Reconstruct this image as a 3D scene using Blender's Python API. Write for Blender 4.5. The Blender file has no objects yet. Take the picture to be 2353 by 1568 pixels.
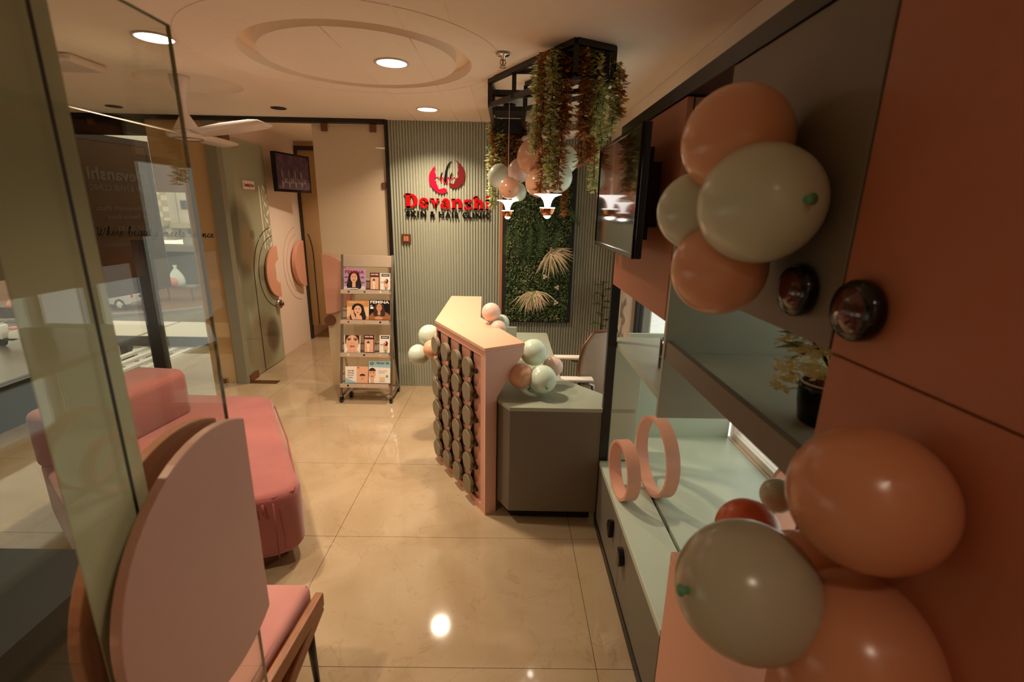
import bpy, math, random
from mathutils import Vector, Matrix, Euler
import numpy as np
random.seed(7)
rng = np.random.default_rng(7)
PI = math.pi
S = bpy.context.scene
COL = S.collection

# ------------------------------------------------------------------ camera
cam_d = bpy.data.cameras.new('camera')
cam = bpy.data.objects.new('camera', cam_d)
COL.objects.link(cam)
S.camera = cam
cam_d.sensor_width = 36.0
cam_d.lens = 16.82
cam_d.clip_start = 0.02
cam_d.clip_end = 300
_yaw, _pitch, _roll = -0.01047, 0.26689, -0.01932
_f = Vector((-math.sin(_yaw) * math.cos(_pitch), math.cos(_yaw) * math.cos(_pitch), -math.sin(_pitch)))
_r = Vector((math.cos(_yaw), math.sin(_yaw), 0))
_d = _f.cross(_r)
_r2 = math.cos(_roll) * _r + math.sin(_roll) * _d
_d2 = -math.sin(_roll) * _r + math.cos(_roll) * _d
_m = Matrix((_r2, -_d2, -_f)).transposed().to_4x4()
_m.translation = Vector((0, 0, 1.75))
cam.matrix_world = _m
cam_d.dof.use_dof = True
cam_d.dof.focus_distance = 3.6
cam_d.dof.aperture_fstop = 3.2

# ------------------------------------------------------------------ world, exposure
W = bpy.data.worlds.new('overcast_sky')
S.world = W
W.use_nodes = True
bg = W.node_tree.nodes['Background']
bg.inputs[0].default_value = (1.0, 0.97, 0.91, 1)
bg.inputs[1].default_value = 1.6
S.view_settings.view_transform = 'Standard'
S.view_settings.look = 'None'
S.view_settings.gamma = 1
S.view_settings.exposure = 0.12
S.view_settings.use_curve_mapping = False
S.cycles.max_bounces = 14
S.cycles.diffuse_bounces = 8
S.cycles.transparent_max_bounces = 24
S.cycles.caustics_reflective = False
S.cycles.caustics_refractive = False
S.cycles.sample_clamp_indirect = 4.0
LAMP = (1.0, 0.79, 0.57)          # warm lamp colour
LAMP_POWER = 19.0

def lamp_light(x, y, z, power, r=0.07, spread=124):
    d = bpy.data.lights.new('area_beam', 'AREA')
    d.shape = 'DISK'; d.size = 2 * r; d.energy = power; d.color = LAMP; d.spread = math.radians(spread)
    o = bpy.data.objects.new('area_beam', d)
    COL.objects.link(o)
    o.location = (x, y, z)
    return o

lamp_light(0.15, -0.40, 2.49, 2.0)          # downlight over the entrance, outside the picture
lamp_light(-1.50, 0.75, 2.49, 10.0, spread=100)  # unseen lamp added to brighten the door band and left side

# ------------------------------------------------------------------ materials
def lin(c):
    c = c / 255.0
    return c / 12.92 if c <= 0.04045 else ((c + 0.055) / 1.055) ** 2.4

def rgb(h):
    h = h.lstrip('#')
    return tuple(lin(int(h[i:i + 2], 16)) for i in (0, 2, 4)) + (1.0,)

M = {}
def mat(name, col, rough=0.5, metal=0.0, noise=0.0, scale=20.0, bump=0.0, bscale=200.0, spec=0.5, coat=0.0, sss=0.0, sheen=0.0, stretch=None):
    m = bpy.data.materials.new(name)
    m.use_nodes = True
    nt = m.node_tree
    b = nt.nodes['Principled BSDF']
    c = rgb(col) if isinstance(col, str) else tuple(col) + (1.0,)
    b.inputs['Base Color'].default_value = c
    b.inputs['Roughness'].default_value = rough
    b.inputs['Metallic'].default_value = metal
    b.inputs['Specular IOR Level'].default_value = spec
    b.inputs['Coat Weight'].default_value = coat
    b.inputs['Sheen Weight'].default_value = sheen
    if sss:
        b.inputs['Subsurface Weight'].default_value = sss
        b.inputs['Subsurface Radius'].default_value = (0.03, 0.02, 0.015)
    tc = nt.nodes.new('ShaderNodeTexCoord')
    vec = tc.outputs['Object']
    if stretch:
        mp = nt.nodes.new('ShaderNodeMapping')
        mp.inputs['Scale'].default_value = stretch
        nt.links.new(vec, mp.inputs['Vector'])
        vec = mp.outputs['Vector']
    n = nt.nodes.new('ShaderNodeTexNoise')
    n.inputs['Scale'].default_value = scale
    n.inputs['Detail'].default_value = 5
    nt.links.new(vec, n.inputs['Vector'])
    mx = nt.nodes.new('ShaderNodeMixRGB')
    mx.blend_type = 'MULTIPLY'
    k = max(0.0, noise)
    mx.inputs['Fac'].default_value = 1.0
    mx.inputs['Color1'].default_value = c
    rp = nt.nodes.new('ShaderNodeValToRGB')
    rp.color_ramp.elements[0].position = 0.3
    rp.color_ramp.elements[1].position = 0.7
    rp.color_ramp.elements[0].color = (1 - k, 1 - k, 1 - k, 1)
    rp.color_ramp.elements[1].color = (1, 1, 1, 1)
    nt.links.new(n.outputs['Fac'], rp.inputs['Fac'])
    nt.links.new(rp.outputs['Color'], mx.inputs['Color2'])
    nt.links.new(mx.outputs['Color'], b.inputs['Base Color'])
    if bump:
        n2 = nt.nodes.new('ShaderNodeTexNoise')
        n2.inputs['Scale'].default_value = bscale
        nt.links.new(vec, n2.inputs['Vector'])
        bp = nt.nodes.new('ShaderNodeBump')
        bp.inputs['Strength'].default_value = bump
        bp.inputs['Distance'].default_value = 0.002
        nt.links.new(n2.outputs['Fac'], bp.inputs['Height'])
        nt.links.new(bp.outputs['Normal'], b.inputs['Normal'])
    M[name] = m
    return m

def emis(name, col, strength):
    m = bpy.data.materials.new(name)
    m.use_nodes = True
    nt = m.node_tree
    nt.nodes.clear()
    o = nt.nodes.new('ShaderNodeOutputMaterial')
    e = nt.nodes.new('ShaderNodeEmission')
    e.inputs[0].default_value = tuple(col) + (1,)
    e.inputs[1].default_value = strength
    nt.links.new(e.outputs[0], o.inputs[0])
    M[name] = m
    return m

def glass(name, tint, film=0.0, film_col=(0.5, 0.5, 0.4), rough=0.0, grad=None, back=0.35):
    """thin sheet: clear tinted pane with a mirror-like surface, or partly covered by a frosted film"""
    m = bpy.data.materials.new(name)
    m.use_nodes = True
    nt = m.node_tree
    nt.nodes.clear()
    o = nt.nodes.new('ShaderNodeOutputMaterial')
    tr = nt.nodes.new('ShaderNodeBsdfTransparent')
    tr.inputs[0].default_value = tuple(tint) + (1,)
    gl = nt.nodes.new('ShaderNodeBsdfGlossy')
    gl.inputs['Roughness'].default_value = rough
    gl.inputs['Color'].default_value = (1, 1, 1, 1)
    lw = nt.nodes.new('ShaderNodeLayerWeight')       # Schlick reflection of a thin sheet, the same from both sides
    pw = nt.nodes.new('ShaderNodeMath'); pw.operation = 'POWER'
    pw.inputs[1].default_value = 4.0
    fr = nt.nodes.new('ShaderNodeMath'); fr.operation = 'MULTIPLY_ADD'
    fr.inputs[1].default_value = 0.92
    fr.inputs[2].default_value = 0.022
    nt.links.new(lw.outputs['Facing'], pw.inputs[0])
    nt.links.new(pw.outputs[0], fr.inputs[0])
    mx = nt.nodes.new('ShaderNodeMixShader')
    body = tr.outputs[0]
    if film > 0:
        df = nt.nodes.new('ShaderNodeBsdfDiffuse')
        df.inputs[0].default_value = tuple(film_col) + (1,)
        tl = nt.nodes.new('ShaderNodeBsdfTranslucent')
        tl.inputs[0].default_value = tuple(film_col) + (1,)
        dt = nt.nodes.new('ShaderNodeMixShader')
        dt.inputs[0].default_value = back
        nt.links.new(df.outputs[0], dt.inputs[1])
        nt.links.new(tl.outputs[0], dt.inputs[2])
        fm = nt.nodes.new('ShaderNodeMixShader')
        fm.inputs[0].default_value = film
        if grad:                      # the frosting fades out towards the bottom of the sheet
            tc = nt.nodes.new('ShaderNodeTexCoord')
            sx = nt.nodes.new('ShaderNodeSeparateXYZ')
            nt.links.new(tc.outputs['Object'], sx.inputs[0])
            mr = nt.nodes.new('ShaderNodeMapRange')
            mr.inputs['From Min'].default_value = grad[0]
            mr.inputs['From Max'].default_value = grad[1]
            mr.inputs['To Min'].default_value = grad[2]
            mr.inputs['To Max'].default_value = grad[3]
            nt.links.new(sx.outputs['Z'], mr.inputs['Value'])
            nt.links.new(mr.outputs[0], fm.inputs[0])
        nt.links.new(tr.outputs[0], fm.inputs[1])
        nt.links.new(dt.outputs[0], fm.inputs[2])
        body = fm.outputs[0]
    nt.links.new(fr.outputs[0], mx.inputs[0])
    nt.links.new(body, mx.inputs[1])
    nt.links.new(gl.outputs[0], mx.inputs[2])
    nt.links.new(mx.outputs[0], o.inputs[0])
    M[name] = m
    return m

def marble(name):
    m = mat(name, '#c6a985', rough=0.06, spec=0.5)
    nt = m.node_tree
    b = nt.nodes['Principled BSDF']
    geo = nt.nodes.new('ShaderNodeNewGeometry')
    n1 = nt.nodes.new('ShaderNodeTexNoise'); n1.inputs['Scale'].default_value = 1.6; n1.inputs['Detail'].default_value = 8
    n1.inputs['Distortion'].default_value = 1.2
    r1 = nt.nodes.new('ShaderNodeValToRGB')
    r1.color_ramp.elements[0].position = 0.35; r1.color_ramp.elements[0].color = rgb('#a18b6c')
    r1.color_ramp.elements[1].position = 0.68; r1.color_ramp.elements[1].color = rgb('#b39f82')
    n2 = nt.nodes.new('ShaderNodeTexNoise'); n2.inputs['Scale'].default_value = 3.4; n2.inputs['Detail'].default_value = 12
    n2.inputs['Distortion'].default_value = 0.8
    r2 = nt.nodes.new('ShaderNodeValToRGB')                       # thin veins
    e = r2.color_ramp.elements
    e[0].position = 0.493; e[0].color = (0, 0, 0, 1)
    e[1].position = 0.507; e[1].color = (0, 0, 0, 1)
    x = e.new(0.5); x.color = (0.30, 0.30, 0.30, 1)
    n3 = nt.nodes.new('ShaderNodeTexNoise'); n3.inputs['Scale'].default_value = 26; n3.inputs['Detail'].default_value = 6
    n3.inputs['Distortion'].default_value = 2.0
    r3 = nt.nodes.new('ShaderNodeValToRGB')                       # fossil specks
    r3.color_ramp.elements[0].position = 0.60; r3.color_ramp.elements[0].color = (0, 0, 0, 1)
    r3.color_ramp.elements[1].position = 0.72; r3.color_ramp.elements[1].color = (0.30, 0.30, 0.30, 1)
    for n in (n1, n2, n3):
        nt.links.new(geo.outputs['Position'], n.inputs['Vector'])
    nt.links.new(n1.outputs['Fac'], r1.inputs['Fac'])
    nt.links.new(n2.outputs['Fac'], r2.inputs['Fac'])
    nt.links.new(n3.outputs['Fac'], r3.inputs['Fac'])
    a = nt.nodes.new('ShaderNodeMixRGB'); a.inputs['Color2'].default_value = rgb('#8a6442')
    nt.links.new(r2.outputs['Color'], a.inputs['Fac']); nt.links.new(r1.outputs['Color'], a.inputs['Color1'])
    c = nt.nodes.new('ShaderNodeMixRGB'); c.inputs['Color2'].default_value = rgb('#927150')
    nt.links.new(r3.outputs['Color'], c.inputs['Fac']); nt.links.new(a.outputs['Color'], c.inputs['Color1'])
    for l in list(nt.links):
        if l.to_socket == b.inputs['Base Color']:
            nt.links.remove(l)
    nt.links.new(c.outputs['Color'], b.inputs['Base Color'])
    return m

marble('marble')
mat('ceiling_paint', '#f3e6d4', 0.8, noise=0.03, bump=0.05)
mat('sage_wall', '#a3a592', 0.55, noise=0.05, scale=60)
mat('sage_laminate', '#9fa593', 0.42, noise=0.04, scale=30)
mat('sage_pale', '#b9c4b2', 0.35, noise=0.03, scale=30)
mat('olive_laminate', '#6e675a', 0.45, noise=0.06, scale=90)
mat('peach_laminate', '#d69c83', 0.42, noise=0.03, scale=40)
mat('peach_top', '#ddae90', 0.4, noise=0.03, scale=40)
mat('peach_edge', '#b97a55', 0.5, noise=0.05)
mat('pink_disc', '#d8ac9b', 0.38, noise=0.03, scale=30)
mat('brick_laminate', '#a9694b', 0.45, noise=0.05, scale=60)
mat('disc_olive', '#7f735a', 0.5, noise=0.05, scale=60)
mat('black_metal', '#15110f', 0.38, noise=0.1, scale=40)
mat('black_gloss', '#0b0a0a', 0.12, noise=0.1, scale=40)
mat('banner_cloth', '#5b4636', 0.95, noise=0.08, spec=0.05)
mat('black_matte', '#141210', 0.7, noise=0.1)
mat('dark_brown', '#33261d', 0.5, noise=0.15)
mat('rose_fabric', '#96524c', 0.85, noise=0.18, scale=6, bump=0.25, bscale=500, sheen=0.3)
mat('pink_fabric', '#c98880', 0.85, noise=0.1, scale=8, bump=0.35, bscale=700, sheen=0.2)
mat('seam_rose', '#8d4443', 0.9, noise=0.1)
mat('teak', '#a3622f', 0.42, noise=0.4, scale=9, stretch=(12, 1.5, 12))
mat('steel', '#b5aca0', 0.3, metal=0.9, noise=0.08)
mat('chrome', '#c8beb0', 0.15, metal=1.0, noise=0.05)
mat('brass', '#8c6a44', 0.35, metal=0.9, noise=0.1)
mat('copper', '#d08a55', 0.16, metal=1.0, noise=0.25, scale=30)
mat('bronze', '#7a5038', 0.4, metal=0.5, noise=0.1)
mat('rack_beige', '#b3a08a', 0.45, noise=0.04)
mat('white_plastic', '#e3d5c8', 0.3, noise=0.03, spec=0.5)
mat('white_enamel', '#eee6dc', 0.35, noise=0.02)
mat('white_wall', '#e4d2c2', 0.6, noise=0.03)
mat('amber_wall', '#b98a4e', 0.5, noise=0.06)
mat('door_grey', '#83806a', 0.5, noise=0.05)
mat('sign_red', '#c00a12', 0.25, noise=0.04)
mat('sign_crimson', '#e00f35', 0.25, noise=0.04)
mat('sign_maroon', '#6d1418', 0.3, noise=0.04)
mat('sign_black', '#0d0c0d', 0.25, noise=0.04)
mat('print_brown', '#35200f', 0.6, noise=0.05)
mat('print_glare', '#8c7666', 0.6, noise=0.05)
mat('print_ghost', '#54463a', 0.6, noise=0.05)
mat('mint_balloon', '#c6d3c2', 0.22, noise=0.03, scale=5, sss=0.2)
mat('mint_bright', '#d2e4d0', 0.22, noise=0.03, scale=5, sss=0.25)
mat('sage_balloon', '#b4b39d', 0.22, noise=0.03, scale=5, sss=0.2)
mat('peach_balloon', '#dba988', 0.22, noise=0.03, scale=5, sss=0.2)
mat('blush_balloon', '#e3c4b4', 0.22, noise=0.03, scale=5, sss=0.25)
mat('orange_balloon', '#c88a66', 0.24, noise=0.03, scale=5, sss=0.2)
mat('red_balloon', '#e0704a', 0.25, noise=0.03, scale=5, sss=0.2)
mat('knot_green', '#5fa878', 0.4, noise=0.1)
mat('knot_peach', '#c06a4a', 0.4, noise=0.1)
mat('leaf_lime', '#eef2b4', 0.5, noise=0.3, scale=15)
mat('leaf_green', '#a6b878', 0.5, noise=0.3, scale=15)
mat('leaf_rust', '#d89c62', 0.5, noise=0.35, scale=15)
mat('leaf_maroon', '#a8704c', 0.5, noise=0.3, scale=15)
mat('leaf_gold', '#dca650', 0.5, noise=0.3, scale=15)
mat('moss_dark', '#1d2a12', 0.7, noise=0.4, scale=30)
mat('leaf_deep', '#3f5a26', 0.5, noise=0.4, scale=30)
mat('leaf_mid', '#6f8a45', 0.5, noise=0.4, scale=30)
mat('leaf_pale', '#b3b27c', 0.5, noise=0.3, scale=30)
mat('grass_cream', '#d8bd99', 0.6, noise=0.15)
mat('grass_green', '#8f9a52', 0.6, noise=0.15)
mat('flower_pink', '#d9b9a8', 0.6, noise=0.1)
mat('petal_yellow', '#fff8c8', 0.6, noise=0.15, scale=40)
mat('petal_orange', '#ecb878', 0.6, noise=0.15, scale=40)
mat('stem_brown', '#3d2a1a', 0.7, noise=0.3)
mat('pebble', '#9b5e3e', 0.8, noise=0.5, scale=60)
mat('amber_knob', '#4a1a0c', 0.08, noise=0.3, coat=0.6)
mat('screen_glass', '#1a1413', 0.06, noise=0.02, spec=0.8)
mat('paper_white', '#e8e1d6', 0.35, noise=0.04)
mat('paper_lilac', '#b493b7', 0.3, noise=0.08)
mat('paper_cream', '#e2bf93', 0.3, noise=0.08)
mat('paper_tan', '#c98c50', 0.3, noise=0.08)
mat('paper_black', '#14141a', 0.25, noise=0.08)
mat('paper_maroon', '#4e1d20', 0.3, noise=0.05)
mat('paper_blue', '#9cc4cf', 0.3, noise=0.15, scale=12)
mat('paper_teal', '#2f8fa0', 0.3, noise=0.1)
mat('paper_grey', '#4a4a4d', 0.3, noise=0.05)
mat('skin_light', '#e0ab88', 0.4, noise=0.06)
mat('skin_mid', '#c98f68', 0.4, noise=0.06)
mat('skin_dark', '#9a6038', 0.4, noise=0.08)
mat('hair_dark', '#1b1210', 0.4, noise=0.2)
mat('hair_brown', '#3c241a', 0.4, noise=0.2)
mat('lip_red', '#a23a36', 0.4, noise=0.05)
mat('cloth_pale', '#cfc3c8', 0.5, noise=0.1)
mat('cloth_green', '#5aa588', 0.5, noise=0.1)
mat('print_red', '#9b1f2e', 0.4, noise=0.05)
mat('print_white', '#f0ece6', 0.4, noise=0.03)
mat('print_dark', '#1c2a33', 0.4, noise=0.05)
mat('screen_purple', '#5d4a5c', 0.25, noise=0.6, scale=14)
mat('screen_grey', '#8b857d', 0.25, noise=0.5, scale=16)
mat('poster_hair', '#4a4238', 0.6, noise=0.15, scale=6)
mat('poster_skin', '#9a8a70', 0.6, noise=0.15, scale=6)
mat('poster_cloth', '#6b6048', 0.6, noise=0.3, scale=4)
mat('poster_mint', '#9aa184', 0.6, noise=0.15, scale=4)
mat('mesh_back', '#bda28e', 0.6, noise=0.3, scale=300)
mat('granite', '#1a1b1b', 0.45, noise=0.5, scale=120)
mat('concrete', '#9a9890', 0.8, noise=0.2, scale=3)
mat('road', '#6f665a', 0.35, noise=0.3, scale=0.5)
mat('mud', '#7d5238', 0.7, noise=0.35, scale=0.8)
mat('building_white', '#d8d2c4', 0.8, noise=0.1, scale=0.5)
mat('building_cream', '#b8ac90', 0.8, noise=0.1, scale=0.5)
mat('building_grey', '#7c776e', 0.8, noise=0.15, scale=0.5)
mat('shop_dark', '#4b433b', 0.8, noise=0.3, scale=1)
mat('window_dark', '#4a4843', 0.3, noise=0.2)
mat('car_silver', '#c4c6c6', 0.25, metal=0.3, noise=0.03)
mat('car_glass', '#2c3236', 0.08, noise=0.05)
mat('tyre', '#1c1b1a', 0.8, noise=0.1)
mat('lamp_red', '#b0201c', 0.3, noise=0.05)
mat('slat_white', '#eeebe4', 0.5, noise=0.1)
mat('tarpaulin', '#d08478', 0.6, noise=0.2)
mat('bag_plastic', '#c9d2cc', 0.3, noise=0.2)
mat('scooter_white', '#d6d3cc', 0.35, noise=0.05)
def translucent_leaf(names, w=0.4):
    for q in names:
        nt = M[q].node_tree
        b = nt.nodes['Principled BSDF']
        out = [n for n in nt.nodes if n.type == 'OUTPUT_MATERIAL'][0]
        tl = nt.nodes.new('ShaderNodeBsdfTranslucent')
        mx = nt.nodes.new('ShaderNodeMixShader'); mx.inputs[0].default_value = w
        src = b.inputs['Base Color'].links[0].from_socket
        nt.links.new(src, tl.inputs[0])
        nt.links.new(b.outputs[0], mx.inputs[1]); nt.links.new(tl.outputs[0], mx.inputs[2])
        nt.links.new(mx.outputs[0], out.inputs[0])
translucent_leaf(['leaf_lime', 'leaf_green', 'leaf_rust', 'leaf_maroon', 'leaf_gold', 'leaf_mid', 'leaf_pale', 'petal_yellow', 'petal_orange'])
emis('lamp_disc', (1.0, 0.93, 0.86), 9.0)
emis('pendant_glow', (1.0, 0.88, 0.80), 2.4)
emis('pendant_bulb', (1.0, 0.88, 0.75), 24.0)
emis('screen_light', (0.5, 0.42, 0.5), 0.25)
glass('clear_glass', (0.90, 0.92, 0.88))
glass('reflection_film', (0.8, 0.8, 0.7), film=0.90, film_col=rgb('#dfe0cc')[:3], back=0.6)
mat('glass_edge', '#b9bda6', 0.2, noise=0.05)
glass('sage_film', (0.85, 0.88, 0.80), film=0.72, film_col=rgb('#a5a88c')[:3])
glass('frost_film', (0.92, 0.88, 0.78), film=0.8, film_col=rgb('#e2d3b8')[:3], grad=(0.0, 1.5, 0.3, 0.94))
glass('amber_film', (0.75, 0.64, 0.45), film=0.85, film_col=rgb('#cbab7c')[:3], grad=(0.2, 2.0, 0.55, 0.97))
glass('tinted_glass', (0.88, 0.84, 0.76))

# ------------------------------------------------------------------ mesh helpers
class MB:
    """collects simple solids and links them as ONE mesh object"""
    def __init__(self):
        self.v, self.f, self.k, self.s = [], [], [], []
    def add(self, vs, fs, k=0, smooth=False):
        o = len(self.v)
        self.v += [tuple(p) for p in vs]
        self.f += [tuple(i + o for i in q) for q in fs]
        self.k += [k] * len(fs)
        self.s += [smooth] * len(fs)
        return self
    def box(self, x0, x1, y0, y1, z0, z1, k=0, bev=0.0):
        x0, x1 = min(x0, x1), max(x0, x1); y0, y1 = min(y0, y1), max(y0, y1); z0, z1 = min(z0, z1), max(z0, z1)
        if bev <= 0:
            vs = [(x, y, z) for z in (z0, z1) for y in (y0, y1) for x in (x0, x1)]
            fs = [(0, 2, 3, 1), (4, 5, 7, 6), (0, 1, 5, 4), (2, 6, 7, 3), (0, 4, 6, 2), (1, 3, 7, 5)]
            return self.add(vs, fs, k)
        return self.prism([(x0 + bev, y0), (x1 - bev, y0), (x1, y0 + bev), (x1, y1 - bev), (x1 - bev, y1), (x0 + bev, y1), (x0, y1 - bev), (x0, y0 + bev)], z0, z1, k, bev=bev)
    def prism(self, poly, z0, z1, k=0, bev=0.0, smooth=False):
        """polygon in plan (counter-clockwise) swept from z0 to z1"""
        n = len(poly)
        a = sum(poly[i][0] * poly[(i + 1) % n][1] - poly[(i + 1) % n][0] * poly[i][1] for i in range(n))
        if a < 0:
            poly = poly[::-1]
        if bev > 0:
            cx = sum(p[0] for p in poly) / n; cy = sum(p[1] for p in poly) / n
            def ins(d):
                out = []
                for i in range(n):
                    p0, p1, p2 = Vector(poly[i - 1]), Vector(poly[i]), Vector(poly[(i + 1) % n])
                    e1 = (p1 - p0).normalized(); e2 = (p2 - p1).normalized()
                    nn = Vector((-e1.y, e1.x)) + Vector((-e2.y, e2.x))
                    q = nn.length
                    nn = nn / max(q, 1e-6) * d / max(q / 2, 0.35)
                    out.append((p1.x + nn.x, p1.y + nn.y))
                return out
            pin = ins(bev)
            rings = [(pin, z0), (poly, z0 + bev), (poly, z1 - bev), (pin, z1)]
        else:
            rings = [(poly, z0), (poly, z1)]
        vs = [(p[0], p[1], z) for r, z in rings for p in r]
        fs = []
        for j in range(len(rings) - 1):
            for i in range(n):
                fs.append((j * n + i, j * n + (i + 1) % n, (j + 1) * n + (i + 1) % n, (j + 1) * n + i))
        self.add(vs, fs, k, smooth)
        m = (len(rings) - 1) * n
        self.f.append(tuple(range(len(self.v) - len(vs), len(self.v) - len(vs) + n))[::-1]); self.k.append(k); self.s.append(False)
        self.f.append(tuple(range(len(self.v) - n, len(self.v)))); self.k.append(k); self.s.append(False)
        return self
    def slab(self, poly, frame, d0, d1, k=0):
        """polygon (u, v) in the plane given by frame = (origin, U, V, N), thickened from d0 to d1 along N"""
        O, U, V, N = [Vector(q) for q in frame]
        n = len(poly)
        a = sum(poly[i][0] * poly[(i + 1) % n][1] - poly[(i + 1) % n][0] * poly[i][1] for i in range(n))
        if a < 0:
            poly = poly[::-1]
        vs = [O + U * p[0] + V * p[1] + N * d for d in (d0, d1) for p in poly]
        fs = [(i, (i + 1) % n, n + (i + 1) % n, n + i) for i in range(n)]
        fs.append(tuple(range(n))[::-1]); fs.append(tuple(range(n, 2 * n)))
        return self.add(vs, fs, k)
    def tube(self, pts, r, n=8, k=0, closed=False, caps=True):
        pts = [Vector(p) for p in pts]
        rs = r if isinstance(r, (list, tuple)) else [r] * len(pts)
        vs, fs = [], []
        up = None
        m = len(pts)
        for i, p in enumerate(pts):
            if closed:
                t = pts[(i + 1) % m] - pts[i - 1]
            else:
                t = pts[min(i + 1, m - 1)] - pts[max(i - 1, 0)]
            t.normalize()
            if up is None:
                up = Vector((0, 0, 1)) if abs(t.z) < 0.9 else Vector((1, 0, 0))
            a = t.cross(up)
            if a.length < 1e-5:
                a = t.orthogonal()
            a.normalize()
            b = a.cross(t).normalized()
            up = b
            for j in range(n):
                w = 2 * PI * j / n
                vs.append(p + (a * math.cos(w) + b * math.sin(w)) * rs[i])
        for i in range(m if closed else m - 1):
            for j in range(n):
                i2 = (i + 1) % m
                fs.append((i * n + j, i * n + (j + 1) % n, i2 * n + (j + 1) % n, i2 * n + j))
        self.add(vs, fs, k, True)
        if caps and not closed:
            o = len(self.v) - len(vs)
            self.f.append(tuple(o + j for j in range(n))[::-1]); self.k.append(k); self.s.append(False)
            self.f.append(tuple(o + (m - 1) * n + j for j in range(n))); self.k.append(k); self.s.append(False)
        return self
    def bar(self, a, b, w, h=None, k=0, up=(0, 0, 1)):
        """square-section bar from a to b"""
        h = h or w
        a, b = Vector(a), Vector(b)
        t = (b - a).normalized()
        u = Vector(up)
        if abs(t.dot(u)) > 0.98:
            u = Vector((1, 0, 0))
        s = t.cross(u).normalized()
        u = s.cross(t).normalized()
        vs = [p + s * i * w / 2 + u * j * h / 2 for p in (a, b) for i, j in ((-1, -1), (1, -1), (1, 1), (-1, 1))]
        return self.add(vs, [(0, 3, 2, 1), (4, 5, 6, 7), (0, 1, 5, 4), (1, 2, 6, 5), (2, 3, 7, 6), (3, 0, 4, 7)], k)
    def lathe(self, prof, origin=(0, 0, 0), axis=(0, 0, 1), n=32, k=0, smooth=True):
        """profile of (radius, height) turned about an axis"""
        O = Vector(origin); A = Vector(axis).normalized()
        U = A.orthogonal().normalized(); V = A.cross(U)
        vs, fs = [], []
        for r, z in prof:
            for j in range(n):
                w = 2 * PI * j / n
                vs.append(O + A * z + (U * math.cos(w) + V * math.sin(w)) * r)
        for i in range(len(prof) - 1):
            for j in range(n):
                fs.append((i * n + j, i * n + (j + 1) % n, (i + 1) * n + (j + 1) % n, (i + 1) * n + j))
        return self.add(vs, fs, k, smooth)
    def cyl(self, a, b, r, n=24, k=0, r2=None):
        a, b = Vector(a), Vector(b)
        L = (b - a).length
        r2 = r if r2 is None else r2
        self.lathe([(r, 0), (r2, L)], a, b - a, n, k)
        o = len(self.v) - 2 * n
        self.f.append(tuple(o + j for j in range(n))[::-1]); self.k.append(k); self.s.append(False)
        self.f.append(tuple(o + n + j for j in range(n))); self.k.append(k); self.s.append(False)
        return self
    def ball(self, c, r, n=20, k=0, sc=(1, 1, 1)):
        prof = []
        m = n // 2
        c = Vector(c)
        o = len(self.v)
        vs, fs = [], []
        for i in range(m + 1):
            th = PI * i / m
            for j in range(n):
                w = 2 * PI * j / n
                vs.append(c + Vector((math.sin(th) * math.cos(w) * r * sc[0], math.sin(th) * math.sin(w) * r * sc[1], -math.cos(th) * r * sc[2])))
        for i in range(m):
            for j in range(n):
                fs.append((i * n + j, i * n + (j + 1) % n, (i + 1) * n + (j + 1) % n, (i + 1) * n + j))
        return self.add(vs, fs, k, True)
    def quad(self, a, b, c, d, k=0):
        return self.add([a, b, c, d], [(0, 1, 2, 3)], k)
    def build(self, name, mats, parent=None, off=None):
        if isinstance(mats, str):
            mats = [mats]
        me = bpy.data.meshes.new(name)
        vs = self.v
        base = off if off is not None else (parent.get('_base') if parent is not None else None)
        if base is not None:
            bx, by, bz = base
            vs = [(p[0] - bx, p[1] - by, p[2] - bz) for p in vs]
        me.from_pydata(vs, [], self.f)
        for q in mats:
            me.materials.append(M[q])
        me.polygons.foreach_set('material_index', self.k)
        me.polygons.foreach_set('use_smooth', self.s)
        me.update()
        return link(name, me, parent)

def link(name, data, parent=None):
    o = bpy.data.objects.new(name, data)
    COL.objects.link(o)
    if parent is not None:
        o.parent = parent
        if '_base' in parent.keys():
            o['_base'] = parent['_base']
    return o

def bevel(o, w=0.004, seg=2):
    m = o.modifiers.new('bevel', 'BEVEL')
    m.width = w; m.segments = seg; m.limit_method = 'ANGLE'; m.angle_limit = 0.6
    return o

def thing(name, label, cat, loc=(0, 0, 0), group=None):
    o = bpy.data.objects.new(name, None)
    COL.objects.link(o)
    o.location = loc
    o.empty_display_size = 0.05
    o['_base'] = tuple(float(q) for q in loc)
    o['label'] = label; o['category'] = cat
    if group:
        o['group'] = group
    return o

def tag(o, label=None, cat=None, group=None, kind=None):
    if label: o['label'] = label
    if cat: o['category'] = cat
    if group: o['group'] = group
    if kind: o['kind'] = kind
    return o

def struct(o, label=None):
    o['kind'] = 'structure'
    if label:
        o['label'] = label
    return o

def sroot(name, loc=(0, 0, 0), label=None):
    o = bpy.data.objects.new(name, None)
    COL.objects.link(o)
    o.location = loc
    o['_base'] = tuple(float(q) for q in loc)
    return struct(o, label)

def bx(name, m, parent, *a, bev=0.0):
    o = MB().box(*a).build(name, m, parent)
    if bev:
        bevel(o, bev)
    return o

def arc(cx, cz, rx, rz, a0, a1, n=24):
    return [(cx + rx * math.cos(math.radians(a0 + (a1 - a0) * i / n)), cz + rz * math.sin(math.radians(a0 + (a1 - a0) * i / n))) for i in range(n + 1)]

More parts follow.
